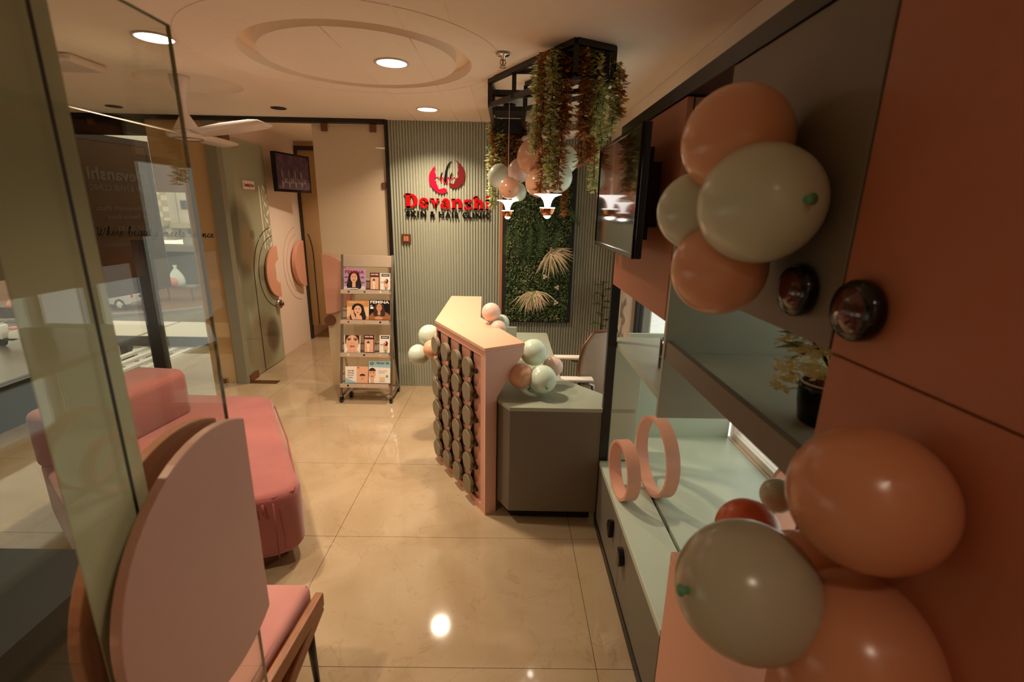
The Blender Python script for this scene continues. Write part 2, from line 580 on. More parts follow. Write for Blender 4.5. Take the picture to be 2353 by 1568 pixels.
def half_disc(c, r, u, v, n, d0, d1, notch=0.0, seg=28):
    """half disc with a straight chord through c, bulging along u; v is up, n the face normal"""
    poly = [(r * math.cos(math.radians(-90 + 180 * i / seg)), r * math.sin(math.radians(-90 + 180 * i / seg))) for i in range(seg + 1)]
    if notch:
        poly += [(notch * math.cos(math.radians(90 - 180 * i / 12)), notch * math.sin(math.radians(90 - 180 * i / 12))) for i in range(13)]
        poly = arc(0, 0, r, r, -90, 90, seg) + [(0, notch * 1.15)] + arc(0, 0, notch * 0.8, notch, 90, -90, 12) + [(0, -notch * 1.15)]
    b = MB()
    O, U, V, N = Vector(c), Vector(u), Vector(v), Vector(n)
    m = len(poly)
    vs = [O + U * p[0] + V * p[1] + N * d for d in (d0, d1) for p in poly]
    b.add(vs, [(i, (i + 1) % m, m + (i + 1) % m, m + i) for i in range(m)])
    b.f.append(tuple(range(m))[::-1]); b.k.append(0); b.s.append(False)
    b.f.append(tuple(range(m, 2 * m))); b.k.append(0); b.s.append(False)
    return b

_dg = None
def text_mesh(txt, size, depth=0.0, bold=0.0, shear=0.0, space=1.0, width=None):
    """lettering as mesh data lying in the XY plane, baseline at y = 0, left edge at x = 0"""
    cu = bpy.data.curves.new('lettering', 'FONT')
    cu.body = txt; cu.size = size; cu.extrude = depth; cu.offset = bold; cu.shear = shear; cu.space_character = space
    cu.resolution_u = 3
    o = bpy.data.objects.new('lettering', cu)
    COL.objects.link(o)
    dg = bpy.context.evaluated_depsgraph_get()
    me = bpy.data.meshes.new_from_object(o.evaluated_get(dg))
    bpy.data.objects.remove(o); bpy.data.curves.remove(cu)
    xs = [v.co.x for v in me.vertices]
    if not xs:
        return me, 0
    x0, x1 = min(xs), max(xs)
    k = 1.0 if width is None else width / (x1 - x0)
    for v in me.vertices:
        v.co.x = (v.co.x - x0) * k
    return me, (x1 - x0) * k

def place_mesh(me, name, m, parent, frame):
    """put mesh data (x right, y up, z out) into the frame (origin, U, V, N), as a part of parent"""
    O, U, V, N = [Vector(q) for q in frame]
    b = Vector(parent['_base']) if parent is not None and '_base' in parent.keys() else Vector((0, 0, 0))
    for v in me.vertices:
        c = v.co.copy()
        v.co = O + U * c.x + V * c.y + N * c.z - b
    me.materials.clear()
    me.materials.append(M[m])
    me.name = name
    return link(name, me, parent)

def ribbon(strokes, w, frame, d0, d1, nib=0.55):
    """pen strokes (lists of (u, v)) as a solid ribbon whose width swells on the down strokes"""
    b = MB()
    O, U, V, N = [Vector(q) for q in frame]
    for st in strokes:
        p = [Vector(q) for q in st]
        q = []
        for i in range(len(p) - 1):                        # Catmull-Rom
            a0, a1, a2, a3 = p[max(i - 1, 0)], p[i], p[i + 1], p[min(i + 2, len(p) - 1)]
            for t in (0, 0.2, 0.4, 0.6, 0.8):
                q.append(0.5 * ((2 * a1) + (a2 - a0) * t + (2 * a0 - 5 * a1 + 4 * a2 - a3) * t * t + (3 * a1 - a0 - 3 * a2 + a3) * t ** 3))
        q.append(p[-1])
        vs = []
        for i, c in enumerate(q):
            t = (q[min(i + 1, len(q) - 1)] - q[max(i - 1, 0)])
            if t.length < 1e-9:
                t = Vector((1, 0))
            t.normalize()
            ww = w * (1 - nib + nib * abs(t.y)) * 0.5
            if i in (0, len(q) - 1):
                ww *= 0.5
            s = Vector((-t.y, t.x)) * ww
            for e in (c + s, c - s):
                vs.append(e)
        m = len(vs)
        V3 = [O + U * e.x + V * e.y + N * d for d in (d0, d1) for e in vs]
        fs = []
        for i in range(len(q) - 1):
            a = 2 * i
            fs += [(m + a, m + a + 1, m + a + 3, m + a + 2), (a, a + 2, a + 3, a + 1), (a, m + a, m + a + 2, a + 2), (a + 1, a + 3, m + a + 3, m + a + 1)]
        b.add(V3, fs)
    return b

X, Y, Z = Vector((1, 0, 0)), Vector((0, 1, 0)), Vector((0, 0, 1))
BACK = 4.6          # y of the far wall of the waiting room
H = 2.5             # ceiling height
UX = 0.525          # front plane of the storage wall on the right

# ================================================================== THE ROOM
# floor: screed with big polished marble tiles
floor = struct(MB().box(-3.95, 1.45, -0.7, 6.45, -0.12, -0.014).build('floor', 'bronze'), 'polished beige marble floor of large tiles')
xs = [-3.95, -3.525, -2.225, -0.925, 0.375, 1.45]
ys = [-0.7, -0.077, 0.705, 1.485, 2.263, 3.044, 3.825, 4.6, 5.39, 6.45]
g = 0.0012
for i in range(len(xs) - 1):
    for j in range(len(ys) - 1):
        MB().box(xs[i] + g, xs[i + 1] - g, ys[j] + g, ys[j + 1] - g, -0.014, random.uniform(-0.0004, 0.0)).build('tile', 'marble', floor)

# ceiling: board with a recessed ring, scored lines and a dished recess for the fan
def ring_ceiling():
    b = MB()
    cx, cy = -0.80, 2.85
    r0, r1 = 0.50, 0.585
    n = 64
    fx, fy, fr = -2.06, 3.41, 0.30
    # the board around the two round recesses, cut as fans of quads out to square borders
    def fan(c, r, x0, x1, y0, y1):
        vs, fs = [], []
        for j in range(n):
            w = 2 * PI * j / n
            dx, dy = math.cos(w), math.sin(w)
            vs.append((c[0] + r * dx, c[1] + r * dy, H))
            t = min((x1 - c[0]) / dx if dx > 1e-9 else 1e9, (x0 - c[0]) / dx if dx < -1e-9 else 1e9,
                    (y1 - c[1]) / dy if dy > 1e-9 else 1e9, (y0 - c[1]) / dy if dy < -1e-9 else 1e9)
            vs.append((c[0] + t * dx, c[1] + t * dy, H))
        for j in range(n):
            k = (j + 1) % n
            fs.append((2 * j, 2 * k, 2 * k + 1, 2 * j + 1))
        b.add(vs, fs)
        # corners the fan leaves out
        for X0 in (x0, x1):
            for Y0 in (y0, y1):
                best = sorted(range(n), key=lambda j: (vs[2 * j + 1][0] - X0) ** 2 + (vs[2 * j + 1][1] - Y0) ** 2)[:2]
                b.add([(X0, Y0, H), vs[2 * best[0] + 1], vs[2 * best[1] + 1]], [(0, 1, 2)])
    fan((cx, cy), r1, -1.6, 0.0, 2.05, 3.65)
    fan((fx, fy), fr, -2.5, -1.6, 2.95, 3.85)
    def rect(x0, x1, y0, y1):
        b.quad((x0, y0, H), (x0, y1, H), (x1, y1, H), (x1, y0, H))
    rect(-3.95, -2.5, -0.7, 4.62); rect(0.0, 1.45, -0.7, 4.62)
    rect(-1.6, 0.0, -0.7, 2.05); rect(-1.6, 0.0, 3.65, 4.62)
    rect(-2.5, -1.6, -0.7, 2.95); rect(-2.5, -1.6, 3.85, 4.62)
    # ring channel (40 mm deep, outer wall, roof, inner wall) and the island in it
    def loop(r, z):
        return [(cx + r * math.cos(2 * PI * j / n), cy + r * math.sin(2 * PI * j / n), z) for j in range(n)]
    for (ra, za), (rb, zb) in (((r1, H), (r1, H + 0.055)), ((r1, H + 0.055), (r0, H + 0.055)), ((r0, H + 0.055), (r0, H))):
        v = loop(ra, za) + loop(rb, zb)
        b.add(v, [(j, n + j, n + (j + 1) % n, (j + 1) % n) for j in range(n)], 0, True)
    b.add(loop(r0, H), [tuple(range(n))])
    # dished recess
    m = 8
    rows = [[(fx + fr * math.cos(a) * math.cos(2 * PI * j / n), fy + fr * math.cos(a) * math.sin(2 * PI * j / n), H + 0.06 * math.sin(a)) for j in range(n)] for a in [PI / 2 * i / m for i in range(m + 1)]]
    b.add([p for r in rows for p in r], [(i * n + j, (i + 1) * n + j, (i + 1) * n + (j + 1) % n, i * n + (j + 1) % n) for i in range(m) for j in range(n)], 0, True)
    return b
ceiling = struct(ring_ceiling().build('ceiling', 'ceiling_paint'), 'cream plaster ceiling with a recessed ring')
MB().box(-3.95, 1.45, -0.7, 4.62, H + 0.08, H + 0.14).build('ceiling_slab', 'ceiling_paint', ceiling)
MB().tube([(-0.83 + 0.775 * math.cos(2 * PI * j / 96), 2.80 + 0.775 * math.sin(2 * PI * j / 96), H) for j in range(96)], 0.0035, 6, closed=True).build('ring_bead', 'ceiling_paint', ceiling)
for x0, y0, y1 in ((-0.832, 2.35, 3.35), (-0.832, 3.435, BACK), (-0.832, -0.5, 2.265), (-0.468, 2.478, 3.222), (-0.468, 3.33, BACK), (-0.468, -0.5, 2.37), (-0.258, -0.5, 2.28), (-0.258, 3.32, BACK)):
    MB().tube([(x0, y0, H + 0.0005), (x0, y1, H + 0.0005)], 0.003, 6).build('bead', 'ceiling_paint', ceiling)

# far wall: fluted panelling on the right
def fluted(x0, x1, z0, z1, pitch):
    b = MB()
    n = int(round((x1 - x0) / pitch))
    p = (x1 - x0) / n
    pr = []
    for i in range(n):
        a = x0 + i * p
        for t, d in ((0.0, 0.013), (0.14, 0.013), (0.2, 0.004), (0.34, 0.0), (0.62, -0.001), (0.86, 0.004), (0.93, 0.013)):
            pr.append((a + t * p, BACK + d))
    pr.append((x1, BACK + 0.013))
    m = len(pr)
    vs = [(x, y, z) for z in (z0, z1) for x, y in pr]
    b.add(vs, [(i, i + 1, m + i + 1, m + i) for i in range(m - 1)])
    b.box(x0, x1, BACK + 0.014, BACK + 0.12, z0, z1)
    return b
wall_back = struct(fluted(-1.098, 1.42, 0.0, H, 0.0262).build('wall_back', 'sage_wall'), 'sage fluted panelling behind the reception desk')
MB().box(-1.118, -1.098, BACK - 0.03, BACK + 0.1, 0, H).build('edge_strip', 'black_metal', wall_back)
MB().box(-0.081, -0.060, BACK - 0.012, BACK + 0.002, 0.70, H).build('brown_strip', 'peach_edge', wall_back)
# right wall with the long window, and the bulkhead over the cupboards
WX = 1.38
wall_right = sroot('wall_right', (WX, 2, 0), 'plain right wall around the long window')
for a in ((WX, WX + 0.1, -0.7, 0.5, 0, H), (WX, WX + 0.1, 0.5, 2.722, 0, 0.415), (WX, WX + 0.1, 0.5, 2.722, 2.05, H), (1.06, 1.20, 2.722, 4.02, 0, 0.62), (1.06, 1.20, 2.722, 4.02, 2.05, H), (1.06, 1.20, 4.02, 4.62, 0, H)):
    bx('wall_panel', 'white_wall', wall_right, *a)
bx('bulkhead', 'ceiling_paint', wall_right, 0.90, WX, -0.7, BACK, 2.14, H - 0.002)
window_1 = sroot('window_1', (WX, 2, 1.2), 'long bright window behind the open shelves')
for y0, y1 in ((0.5, 1.35), (1.35, 2.72)):
    b = MB()
    b.box(WX + 0.02, WX + 0.07, y0, y0 + 0.045, 0.42, 2.05).box(WX + 0.02, WX + 0.07, y1 - 0.045, y1, 0.42, 2.05)
    b.box(WX + 0.02, WX + 0.07, y0 + 0.045, y1 - 0.045, 0.42, 0.455).box(WX + 0.02, WX + 0.07, y0 + 0.045, y1 - 0.045, 2.01, 2.05)
    fr = b.build('window_frame', 'black_metal' if y0 > 2 else 'white_plastic', window_1)
    MB().box(WX + 0.04, WX + 0.046, y0 + 0.045, y1 - 0.045, 0.455, 2.01).build('pane', 'clear_glass', fr)
b = MB()
b.box(1.09, 1.15, 3.955, 4.02, 0.62, 2.05).box(1.09, 1.15, 2.722, 2.76, 0.62, 2.05).box(1.09, 1.15, 2.76, 3.955, 0.62, 0.66).box(1.09, 1.15, 2.76, 3.955, 2.01, 2.05)
fr = b.build('window_frame', 'black_metal', window_1)
MB().box(1.115, 1.121, 2.76, 3.955, 0.66, 2.01).build('pane', 'clear_glass', fr)
bx('stone_reveal', 'concrete', window_1, 1.15, 1.205, 3.955, 4.02, 0.62, 2.05)
wall_blocker = struct(MB().box(-3.95, 1.45, -0.8, -0.7, 0, H).build('wall_blocker', 'white_wall'), 'unseen wall added behind the entrance to block daylight')  # out of view, added to keep daylight off the near cupboards
# left wall: glazed shop front, dark stone sill
wall_left = sroot('wall_left', (-3.92, 2, 0), 'glazed left wall over a dark stone sill')
bx('sill_wall', 'granite', wall_left, -4.02, -3.92, -0.7, BACK, 0, 0.35)
bx('wall_panel', 'door_grey', wall_left, -4.02, -3.92, -0.7, BACK, 1.15, H)  # unseen upper part, made opaque to keep sky reflections off the far pane
for y0 in (-0.7, 0.9, 2.5, 4.1):
    bx('mullion', 'dark_brown', wall_left, -4.0, -3.94, y0, y0 + 0.06, 0.35, 1.15)
for y0 in (-0.64, 0.96, 2.56):
    bx('pane', 'tinted_glass', wall_left, -3.975, -3.965, y0, y0 + 1.54, 0.35, 1.15)
# far glazed partition with its dark head rail
trim_1 = struct(MB().box(-3.92, -1.118, BACK - 0.04, BACK + 0.05, H - 0.035, H).build('trim_1', 'black_metal'), 'black head rail over the glass partition')

# ---- window between room and street (far left)
window_2 = sroot('window_2', (-3.3, BACK, 0), 'tinted street window at the far left with amber film')
bx('pane', 'tinted_glass', window_2, -3.92, -2.95, BACK + 0.03, BACK + 0.038, 0, H - 0.035)
bx('amber_panel', 'amber_film', window_2, -2.97, -2.72, BACK, BACK + 0.012, 0, H - 0.035)
bx('amber_header', 'amber_film', window_2, -3.24, -2.97, BACK + 0.012, BACK + 0.024, 1.85, H - 0.035)
bx('dark_header', 'dark_brown', window_2, -3.92, -3.24, BACK + 0.012, BACK + 0.024, 2.33, H - 0.035)
bx('mullion', 'dark_brown', window_2, -3.545, -3.42, BACK - 0.01, BACK + 0.06, 0, 1.42)
bx('sage_jamb', 'door_grey', window_2, -2.72, -2.62, BACK - 0.02, BACK + 0.06, 0, H - 0.035)
for x0 in (-3.86, -2.90):
    bx('clamp', 'bronze', window_2, x0, x0 + 0.05, BACK - 0.02, BACK + 0.05, 0, 0.045)
bx('clamp', 'bronze', window_2, -3.72, -3.67, BACK - 0.02, BACK + 0.05, H - 0.09, H - 0.035)

# ---- fixed frosted sheet of the partition, right of the doorway
partition = sroot('partition_glass', (-1.44, BACK, 0), 'fixed frosted glass sheet beside the fluted wall')
bx('sheet', 'frost_film', partition, -1.765, -1.12, BACK, BACK + 0.012, 0.012, H - 0.045)
for x0 in (-1.68, -1.25):
    bx('clamp', 'bronze', partition, x0, x0 + 0.055, BACK - 0.014, BACK + 0.026, H - 0.105, H - 0.04)
for z0 in (0.02,):
    bx('clamp', 'bronze', partition, -1.56, -1.51, BACK - 0.014, BACK + 0.026, 0.0, 0.06)
bx('clamp', 'bronze', partition, -1.165, -1.118, BACK - 0.014, BACK + 0.026, 1.92, 1.97)
bevel(half_disc((-1.765, BACK, 1.032), 0.288, X, Z, -Y, 0.012, 0.03).build('pull_handle', 'peach_laminate', partition), 0.003)
bevel(half_disc((-1.765, BACK + 0.012, 1.032), 0.288, X, Z, Y, 0.012, 0.03).build('pull_handle', 'peach_laminate', partition), 0.003)
MB().cyl((-1.735, BACK, 0.675), (-1.735, BACK - 0.03, 0.675), 0.052, 28).build('lock_disc', 'bronze', partition)

# ---- corridor beyond
wall_corridor = struct(MB().box(-2.78, -2.69, BACK + 0.06, 7.2, 0, H + 0.03).build('wall_corridor', 'white_wall'), 'pinkish white corridor wall behind the open door')
struct(MB().box(-2.78, -0.9, 7.2, 7.3, 0, H + 0.03).build('wall_end', 'amber_wall'), 'wall at the end of the corridor')
struct(MB().box(-1.02, -0.92, BACK + 0.13, 7.2, 0, H + 0.03).build('wall_inner', 'white_wall'), 'right wall of the corridor')
struct(MB().box(-2.69, -1.02, 6.45, 7.2, -0.1, 0).build('floor', 'marble'), 'marble floor at the end of the corridor')
struct(MB().box(-2.78, -0.9, BACK + 0.05, 7.3, H + 0.03, H + 0.1).build('ceiling', 'ceiling_paint'), 'corridor ceiling')

# soft portrait printed on the frosted film of the consulting-room door
def portrait_film(name):
    m = glass(name, (0.85, 0.88, 0.80), film=0.74, film_col=(0.4, 0.4, 0.3))
    nt = m.node_tree
    df = [n for n in nt.nodes if n.type in ('BSDF_DIFFUSE', 'BSDF_TRANSLUCENT')]
    tc = nt.nodes.new('ShaderNodeTexCoord')
    col = None
    base = nt.nodes.new('ShaderNodeRGB'); base.outputs[0].default_value = rgb('#c6cbb0')
    col = base.outputs[0]
    # (y, z, half width, half height, colour, strength) in the door's own frame
    for y, z, ry, rz, c, s in ((0.20, 1.42, 0.26, 0.42, '#4f4a3c', 0.85), (0.30, 1.32, 0.17, 0.28, '#a08a68', 0.9), (0.42, 1.46, 0.05, 0.05, '#4a4436', 0.6),
                               (0.22, 0.95, 0.16, 0.28, '#55503c', 0.5), (0.45, 0.75, 0.3, 0.3, '#9a9c7c', 0.6), (0.35, 0.30, 0.4, 0.35, '#8a6f4a', 0.7),
                               (0.62, 0.35, 0.16, 0.22, '#4c3c2a', 0.8), (0.08, 0.55, 0.10, 0.45, '#8d9474', 0.7), (0.55, 1.05, 0.14, 0.1, '#6a5f48', 0.5)):
        mp = nt.nodes.new('ShaderNodeMapping')
        mp.inputs['Location'].default_value = (0, -y / ry, -z / rz)
        mp.inputs['Scale'].default_value = (0, 1 / ry, 1 / rz)
        nt.links.new(tc.outputs['Object'], mp.inputs['Vector'])
        ln = nt.nodes.new('ShaderNodeVectorMath'); ln.operation = 'LENGTH'
        nt.links.new(mp.outputs[0], ln.inputs[0])
        mr = nt.nodes.new('ShaderNodeMapRange'); mr.interpolation_type = 'SMOOTHSTEP'
        mr.inputs['From Min'].default_value = 0.6; mr.inputs['From Max'].default_value = 1.15
        mr.inputs['To Min'].default_value = s * 0.85; mr.inputs['To Max'].default_value = 0
        nt.links.new(ln.outputs['Value'], mr.inputs['Value'])
        mx = nt.nodes.new('ShaderNodeMixRGB'); mx.inputs['Color2'].default_value = rgb(c)
        nt.links.new(mr.outputs[0], mx.inputs['Fac']); nt.links.new(col, mx.inputs['Color1'])
        col = mx.outputs['Color']
    for d in df:
        nt.links.new(col, d.inputs[0])
portrait_film('portrait_film')

# ---- consulting-room door, swung open against the corridor wall
door_1 = sroot('door_1', (-2.645, 4.62, 0), 'open frosted glass consulting room door with pink half-round pull')
DX = -2.633
bx('glass_sheet', 'portrait_film', door_1, -2.645, DX, 4.64, 5.45, 0.012, 2.36)
bevel(half_disc((DX, 5.475, 1.03), 0.288, -Y, Z, X, 0.012, 0.03, notch=0.13).build('pull_handle', 'peach_laminate', door_1), 0.002)
fr = (DX, 5.47, 1.03), Y, Z, X
MB().tube([(DX + 0.001, 5.47 - 0.395 * math.cos(math.radians(a)), 1.03 + 0.395 * math.sin(math.radians(a))) for a in range(-88, 89, 6)], 0.004, 6).build('arc_line', 'black_gloss', door_1)
MB().tube([(DX + 0.001, 4.98, 0.02), (DX + 0.001, 4.98, 0.6)] + [(DX + 0.001, 5.47 - 0.49 * math.cos(math.radians(a)), 1.03 + 0.49 * math.sin(math.radians(a))) for a in range(0, 89, 6)], 0.004, 6).build('arc_line', 'black_gloss', door_1)
lk = MB().cyl((DX - 0.03, 5.41, 0.665), (DX + 0.035, 5.41, 0.665), 0.05, 24).build('lock_disc', 'steel', door_1)
MB().cyl((DX + 0.035, 5.42, 0.665), (DX + 0.06, 5.42, 0.665), 0.022, 16).build('lock_knob', 'bronze', lk)
bx('patch_hinge', 'bronze', door_1, -2.665, -2.612, 4.63, 4.80, 0.005, 0.075)
bx('patch_hinge', 'bronze', door_1, -2.665, -2.612, 4.63, 4.80, 2.33, 2.40)
# pale petal pattern along the free edge
pet = MB()
def vesica(cy, cz, L, w, ang, k=0):
    pts = [(L * t, w * math.sin(PI * (t + 1) / 2)) for t in (-1, -0.6, -0.2, 0.2, 0.6, 1)] + [(L * t, -w * math.sin(PI * (t + 1) / 2)) for t in (0.6, 0.2, -0.2, -0.6)]
    c, s = math.cos(ang), math.sin(ang)
    pet.slab([(cy + c * p - s * q, cz + s * p + c * q) for p, q in pts], ((DX, 0, 0), Y, Z, X), 0.0, 0.0006, k)
for i in range(9):
    z = 1.93 - i * 0.085
    vesica(5.415 if i % 2 else 5.375, z, 0.042, 0.016, 0.9 if i % 2 else 2.3)
    vesica(5.335, z - 0.03, 0.036, 0.006, PI / 2)
pet.slab([(5.268, 1.30), (5.290, 1.30), (5.290, 1.95), (5.268, 1.95)], ((DX, 0, 0), Y, Z, X), 0.0, 0.0006)
tag(pet.build('petal_pattern', 'paper_white', door_1), kind='stuff')
pl = bx('sign_plate', 'paper_white', door_1, DX, DX + 0.006, 4.965, 5.185, 1.905, 1.985)
me, w = text_mesh('Consulting Room', 0.05, 0.0008, 0.0012, width=0.19)
place_mesh(me, 'lettering', 'print_red', pl, ((DX + 0.0065, 4.98, 1.93), Y, Z, X))
for i, (x, y) in enumerate(((-2.46, 4.64), (-1.80, 6.28))):
    fp = tag(MB().box(x - 0.17 + i * 0.05, x + 0.12 - i * 0.02, y - 0.045, y + 0.045, 0.0, 0.004).build('floor_plate', 'brass'),
             ['brass floor spring plate at the foot of the open glass door', 'small brass floor plate under the far amber door in the corridor'][i], 'floor plate')

# ---- white half disc and scored arcs on the corridor wall, then the amber glass door at its end
pw = -2.69
hd = tag(half_disc((pw, 6.235, 1.04), 0.288, -Y, Z, X, 0.02, 0.07).build('wall_handle', 'peach_laminate'), 'peach half-round pull on the white corridor wall panel', 'handle')
bevel(hd, 0.003)
for r in (0.37, 0.46):
    MB().tube([(pw + 0.0005, 6.235 - r * math.cos(math.radians(a)), 1.04 + r * math.sin(math.radians(a))) for a in range(-86, 87, 6)], 0.0025, 5).build('scored_arc', 'peach_edge', wall_corridor)
door_3 = sroot('door_3', (-2.3, 6.38, 0), 'amber glass door at the end of the corridor')
bx('glass_sheet', 'amber_film', door_3, -2.655, -1.78, 6.375, 6.387, 0.19, 2.42)
bx('head_rail', 'dark_brown', door_3, -2.68, -1.4, 6.35, 6.41, 2.42, 2.47)
bx('jamb', 'dark_brown', door_3, -2.685, -2.66, 6.35, 6.41, 0.0, 2.42)
bx('patch_fitting', 'bronze', door_3, -2.15, -1.97, 6.35, 6.40, 2.26, 2.33)
MB().tube([(-2.56, 6.372, 0.2), (-2.56, 6.372, 1.1)] + [(-2.66 + 0.1 * math.cos(math.radians(a)), 6.372, 1.1 + 0.35 * math.sin(math.radians(a))) for a in range(10, 70, 10)], 0.005, 6).build('arc_line', 'black_gloss', door_3)

# ---- television in the doorway
def television(label, O, U, V, N, w, h, bez, depth, screen, loc, name='television'):
    t = thing(name, label, 'television', loc)
    O, U, V, N = [Vector(q) for q in (O, U, V, N)]
    fr = (O, U, V, N)
    bevel(MB().slab([(0, 0), (w, 0), (w, h), (0, h)], fr, -depth, -0.012).build('casing', 'black_matte', t), 0.004)
    b = MB()
    for q in ([(0, 0), (w, 0), (w, bez * 1.6), (0, bez * 1.6)], [(0, h - bez), (w, h - bez), (w, h), (0, h)],
              [(0, bez * 1.6), (bez, bez * 1.6), (bez, h - bez), (0, h - bez)], [(w - bez, bez * 1.6), (w, bez * 1.6), (w, h - bez), (w - bez, h - bez)]):
        b.slab(q, fr, -0.012, 0.0)
    bevel(b.build('bezel', 'black_gloss', t), 0.002)
    sc = MB().slab([(bez, bez * 1.6), (w - bez, bez * 1.6), (w - bez, h - bez), (bez, h - bez)], fr, -0.010, -0.004).build('screen', screen, t)
    return t, sc, fr
O2 = Vector((-2.50, 5.42, 1.90)); U2 = Vector((0.14, 0.62, 0)).normalized(); N2 = Vector((U2.y, -U2.x, 0))
tv2, sc2, fr2 = television('wall television with a patterned screen hanging in the consulting doorway', O2, U2, Z, N2, 0.60, 0.41, 0.018, 0.05, 'screen_purple', (-2.5, 5.42, 1.9))
b = MB()
for i in range(4):
    for a, cx, cz in ((0.7, 0.16 + i * 0.11, 0.12), (2.4, 0.16 + i * 0.11, 0.12), (PI / 2, 0.105 + i * 0.11, 0.09), (PI / 2, 0.105 + i * 0.11, 0.19)):
        c, s = math.cos(a), math.sin(a)
        pts = [(0.05 * t, 0.014 * math.sin(PI * (t + 1) / 2)) for t in (-1, -0.5, 0, 0.5, 1)] + [(0.05 * t, -0.014 * math.sin(PI * (t + 1) / 2)) for t in (0.5, 0, -0.5)]
        b.slab([(cx + c * p - s * q, cz + s * p + c * q) for p, q in pts], fr2, -0.004, -0.0035)
b.build('screen_pattern', 'screen_grey', tv2)
MB().bar(O2 + U2 * 0.3 + Z * 0.2 - N2 * 0.05, Vector((-2.69, 5.75, 2.1)), 0.03).build('wall_bracket', 'black_metal', tv2)

# ================================================================== CEILING FITTINGS
def downlight(x, y, r, label, lit=True, group=None):
    t = thing('downlight', label, 'ceiling light', (x, y, H))
    MB().lathe([(r, 0.0), (r + 0.012, -0.002), (r + 0.014, -0.006), (r + 0.002, -0.006), (r, -0.002)], (x, y, H), n=32).build('rim', 'white_enamel' if lit else 'black_metal', t)
    if lit:
        MB().cyl((x, y, H - 0.0035), (x, y, H - 0.0005), r, 32).build('diffuser', 'lamp_disc', t)
        o = lamp_light(x, y, H - 0.0045, LAMP_POWER, r * 0.95)
        o.parent = t; o.location = (0, 0, -0.0045)
    else:
        MB().lathe([(r, 0), (r * 0.7, 0.0), (r * 0.45, -0.001), (0.001, -0.001)], (x, y, H - 0.002), n=24).build('reflector', 'black_metal', t)
downlight(-1.675, 2.545, 0.078, 'lit round downlight nearest the glass entrance door at left')
downlight(-0.642, 2.865, 0.078, 'lit round downlight inside the recessed ceiling ring')
downlight(-0.654, 4.088, 0.075, 'lit round downlight in front of the fluted wall sign')
downlight(-3.20, 4.235, 0.045, 'small dark unlit spotlight above the street window', False)
downlight(-1.846, 4.162, 0.045, 'small dark unlit spotlight before the consulting room doorway', False)
downlight(-1.6, 5.6, 0.07, 'unseen lit downlight added in the corridor ceiling')  # lamp out of view, added to brighten the corridor

def fan(x, y, z, angles, rb, label, droop=0.0):
    t = thing('ceiling_fan', label, 'fan', (x, y, H))
    MB().lathe([(0.0, 0), (0.058, 0), (0.057, -0.02), (0.050, -0.06), (0.030, -0.105), (0.019, -0.15), (0.0165, z + 0.13 - H), (0.024, z + 0.11 - H), (0.055, z + 0.055 - H), (0.074, z + 0.02 - H), (0.072, z + 0.012 - H), (0.0, z + 0.012 - H)], (x, y, H), n=32).build('down_rod', 'white_plastic', t)
    mo = MB().lathe([(0.0, 0.02), (0.06, 0.018), (0.105, 0.006), (0.118, -0.008), (0.105, -0.026), (0.07, -0.034), (0.0, -0.035)], (x, y, z), n=40).build('motor_housing', 'white_plastic', t)
    MB().lathe([(0.075, -0.0335), (0.085, -0.032), (0.085, -0.037), (0.075, -0.037)], (x, y, z), n=40).build('trim_ring', 'steel', mo)
    for a in angles:
        a = math.radians(a)
        d = Vector((math.cos(a), math.sin(a), 0)); p = Vector((-math.sin(a), math.cos(a), 0))
        vs, fs = [], []
        n = 12
        for i in range(n + 1):
            s = i / n
            r = 0.085 + (rb - 0.085) * s
            w = 0.038 + 0.035 * math.sin(min(1, s * 1.5) * PI / 2) - 0.012 * s
            if s > 0.93:
                w *= 0.72
            zz = z - 0.004 + droop * s + 0.018 * s
            tw = -0.30 * (1 - 0.4 * s)
            for e, dz in ((-1, 0), (1, 0)):
                q = Vector((x, y, zz)) + d * r + p * (w * e) + Z * (math.sin(tw) * w * e)
                vs += [q + Z * 0.003, q - Z * 0.003]
        for i in range(n):
            o = 4 * i
            fs += [(o, o + 2, o + 6, o + 4), (o + 1, o + 5, o + 7, o + 3), (o, o + 4, o + 5, o + 1), (o + 2, o + 3, o + 7, o + 6)]
        fs += [(0, 1, 3, 2), (4 * n, 4 * n + 2, 4 * n + 3, 4 * n + 1)]
        MB().add(vs, fs, 0, True).build('blade', 'white_plastic', t)
    return t
fan(-2.02, 3.24, 2.175, (262, 331, 100), 0.76, 'white three-blade ceiling fan hanging from the dished recess at left')
fan(0.20, 3.98, 2.295, (-28, 149, 60), 0.42, 'white ceiling fan behind the hanging plants')

t = thing('sprinkler', 'small chrome fire sprinkler beside the black plant frame', 'sprinkler', (-0.044, 2.66, H))
MB().lathe([(0.0, 0), (0.032, 0), (0.036, -0.006), (0.030, -0.012), (0.012, -0.014), (0.010, -0.03), (0.0, -0.03)], (-0.044, 2.66, H), n=28).build('collar', 'chrome', t)
for s in (-1, 1):
    MB().tube([(-0.044 + s * 0.008, 2.66, H - 0.028), (-0.044 + s * 0.014, 2.66, H - 0.042), (-0.044 + s * 0.006, 2.66, H - 0.06)], 0.003, 8).build('arm', 'chrome', t)
MB().cyl((-0.044, 2.66, H - 0.055), (-0.044, 2.66, H - 0.03), 0.0035, 10).build('bulb', 'lamp_red', t)
MB().lathe([(0.0, -0.060), (0.016, -0.060), (0.017, -0.064), (0.0, -0.065)], (-0.044, 2.66, H), n=16).build('deflector', 'chrome', t)
bevel(tag(MB().box(-2.80, -2.30, 2.80, 3.06, H - 0.04, H).build('ceiling_unit', 'white_plastic'), 'white flat ceiling unit seen through the entrance door glass', 'ceiling unit'), 0.02, 3)

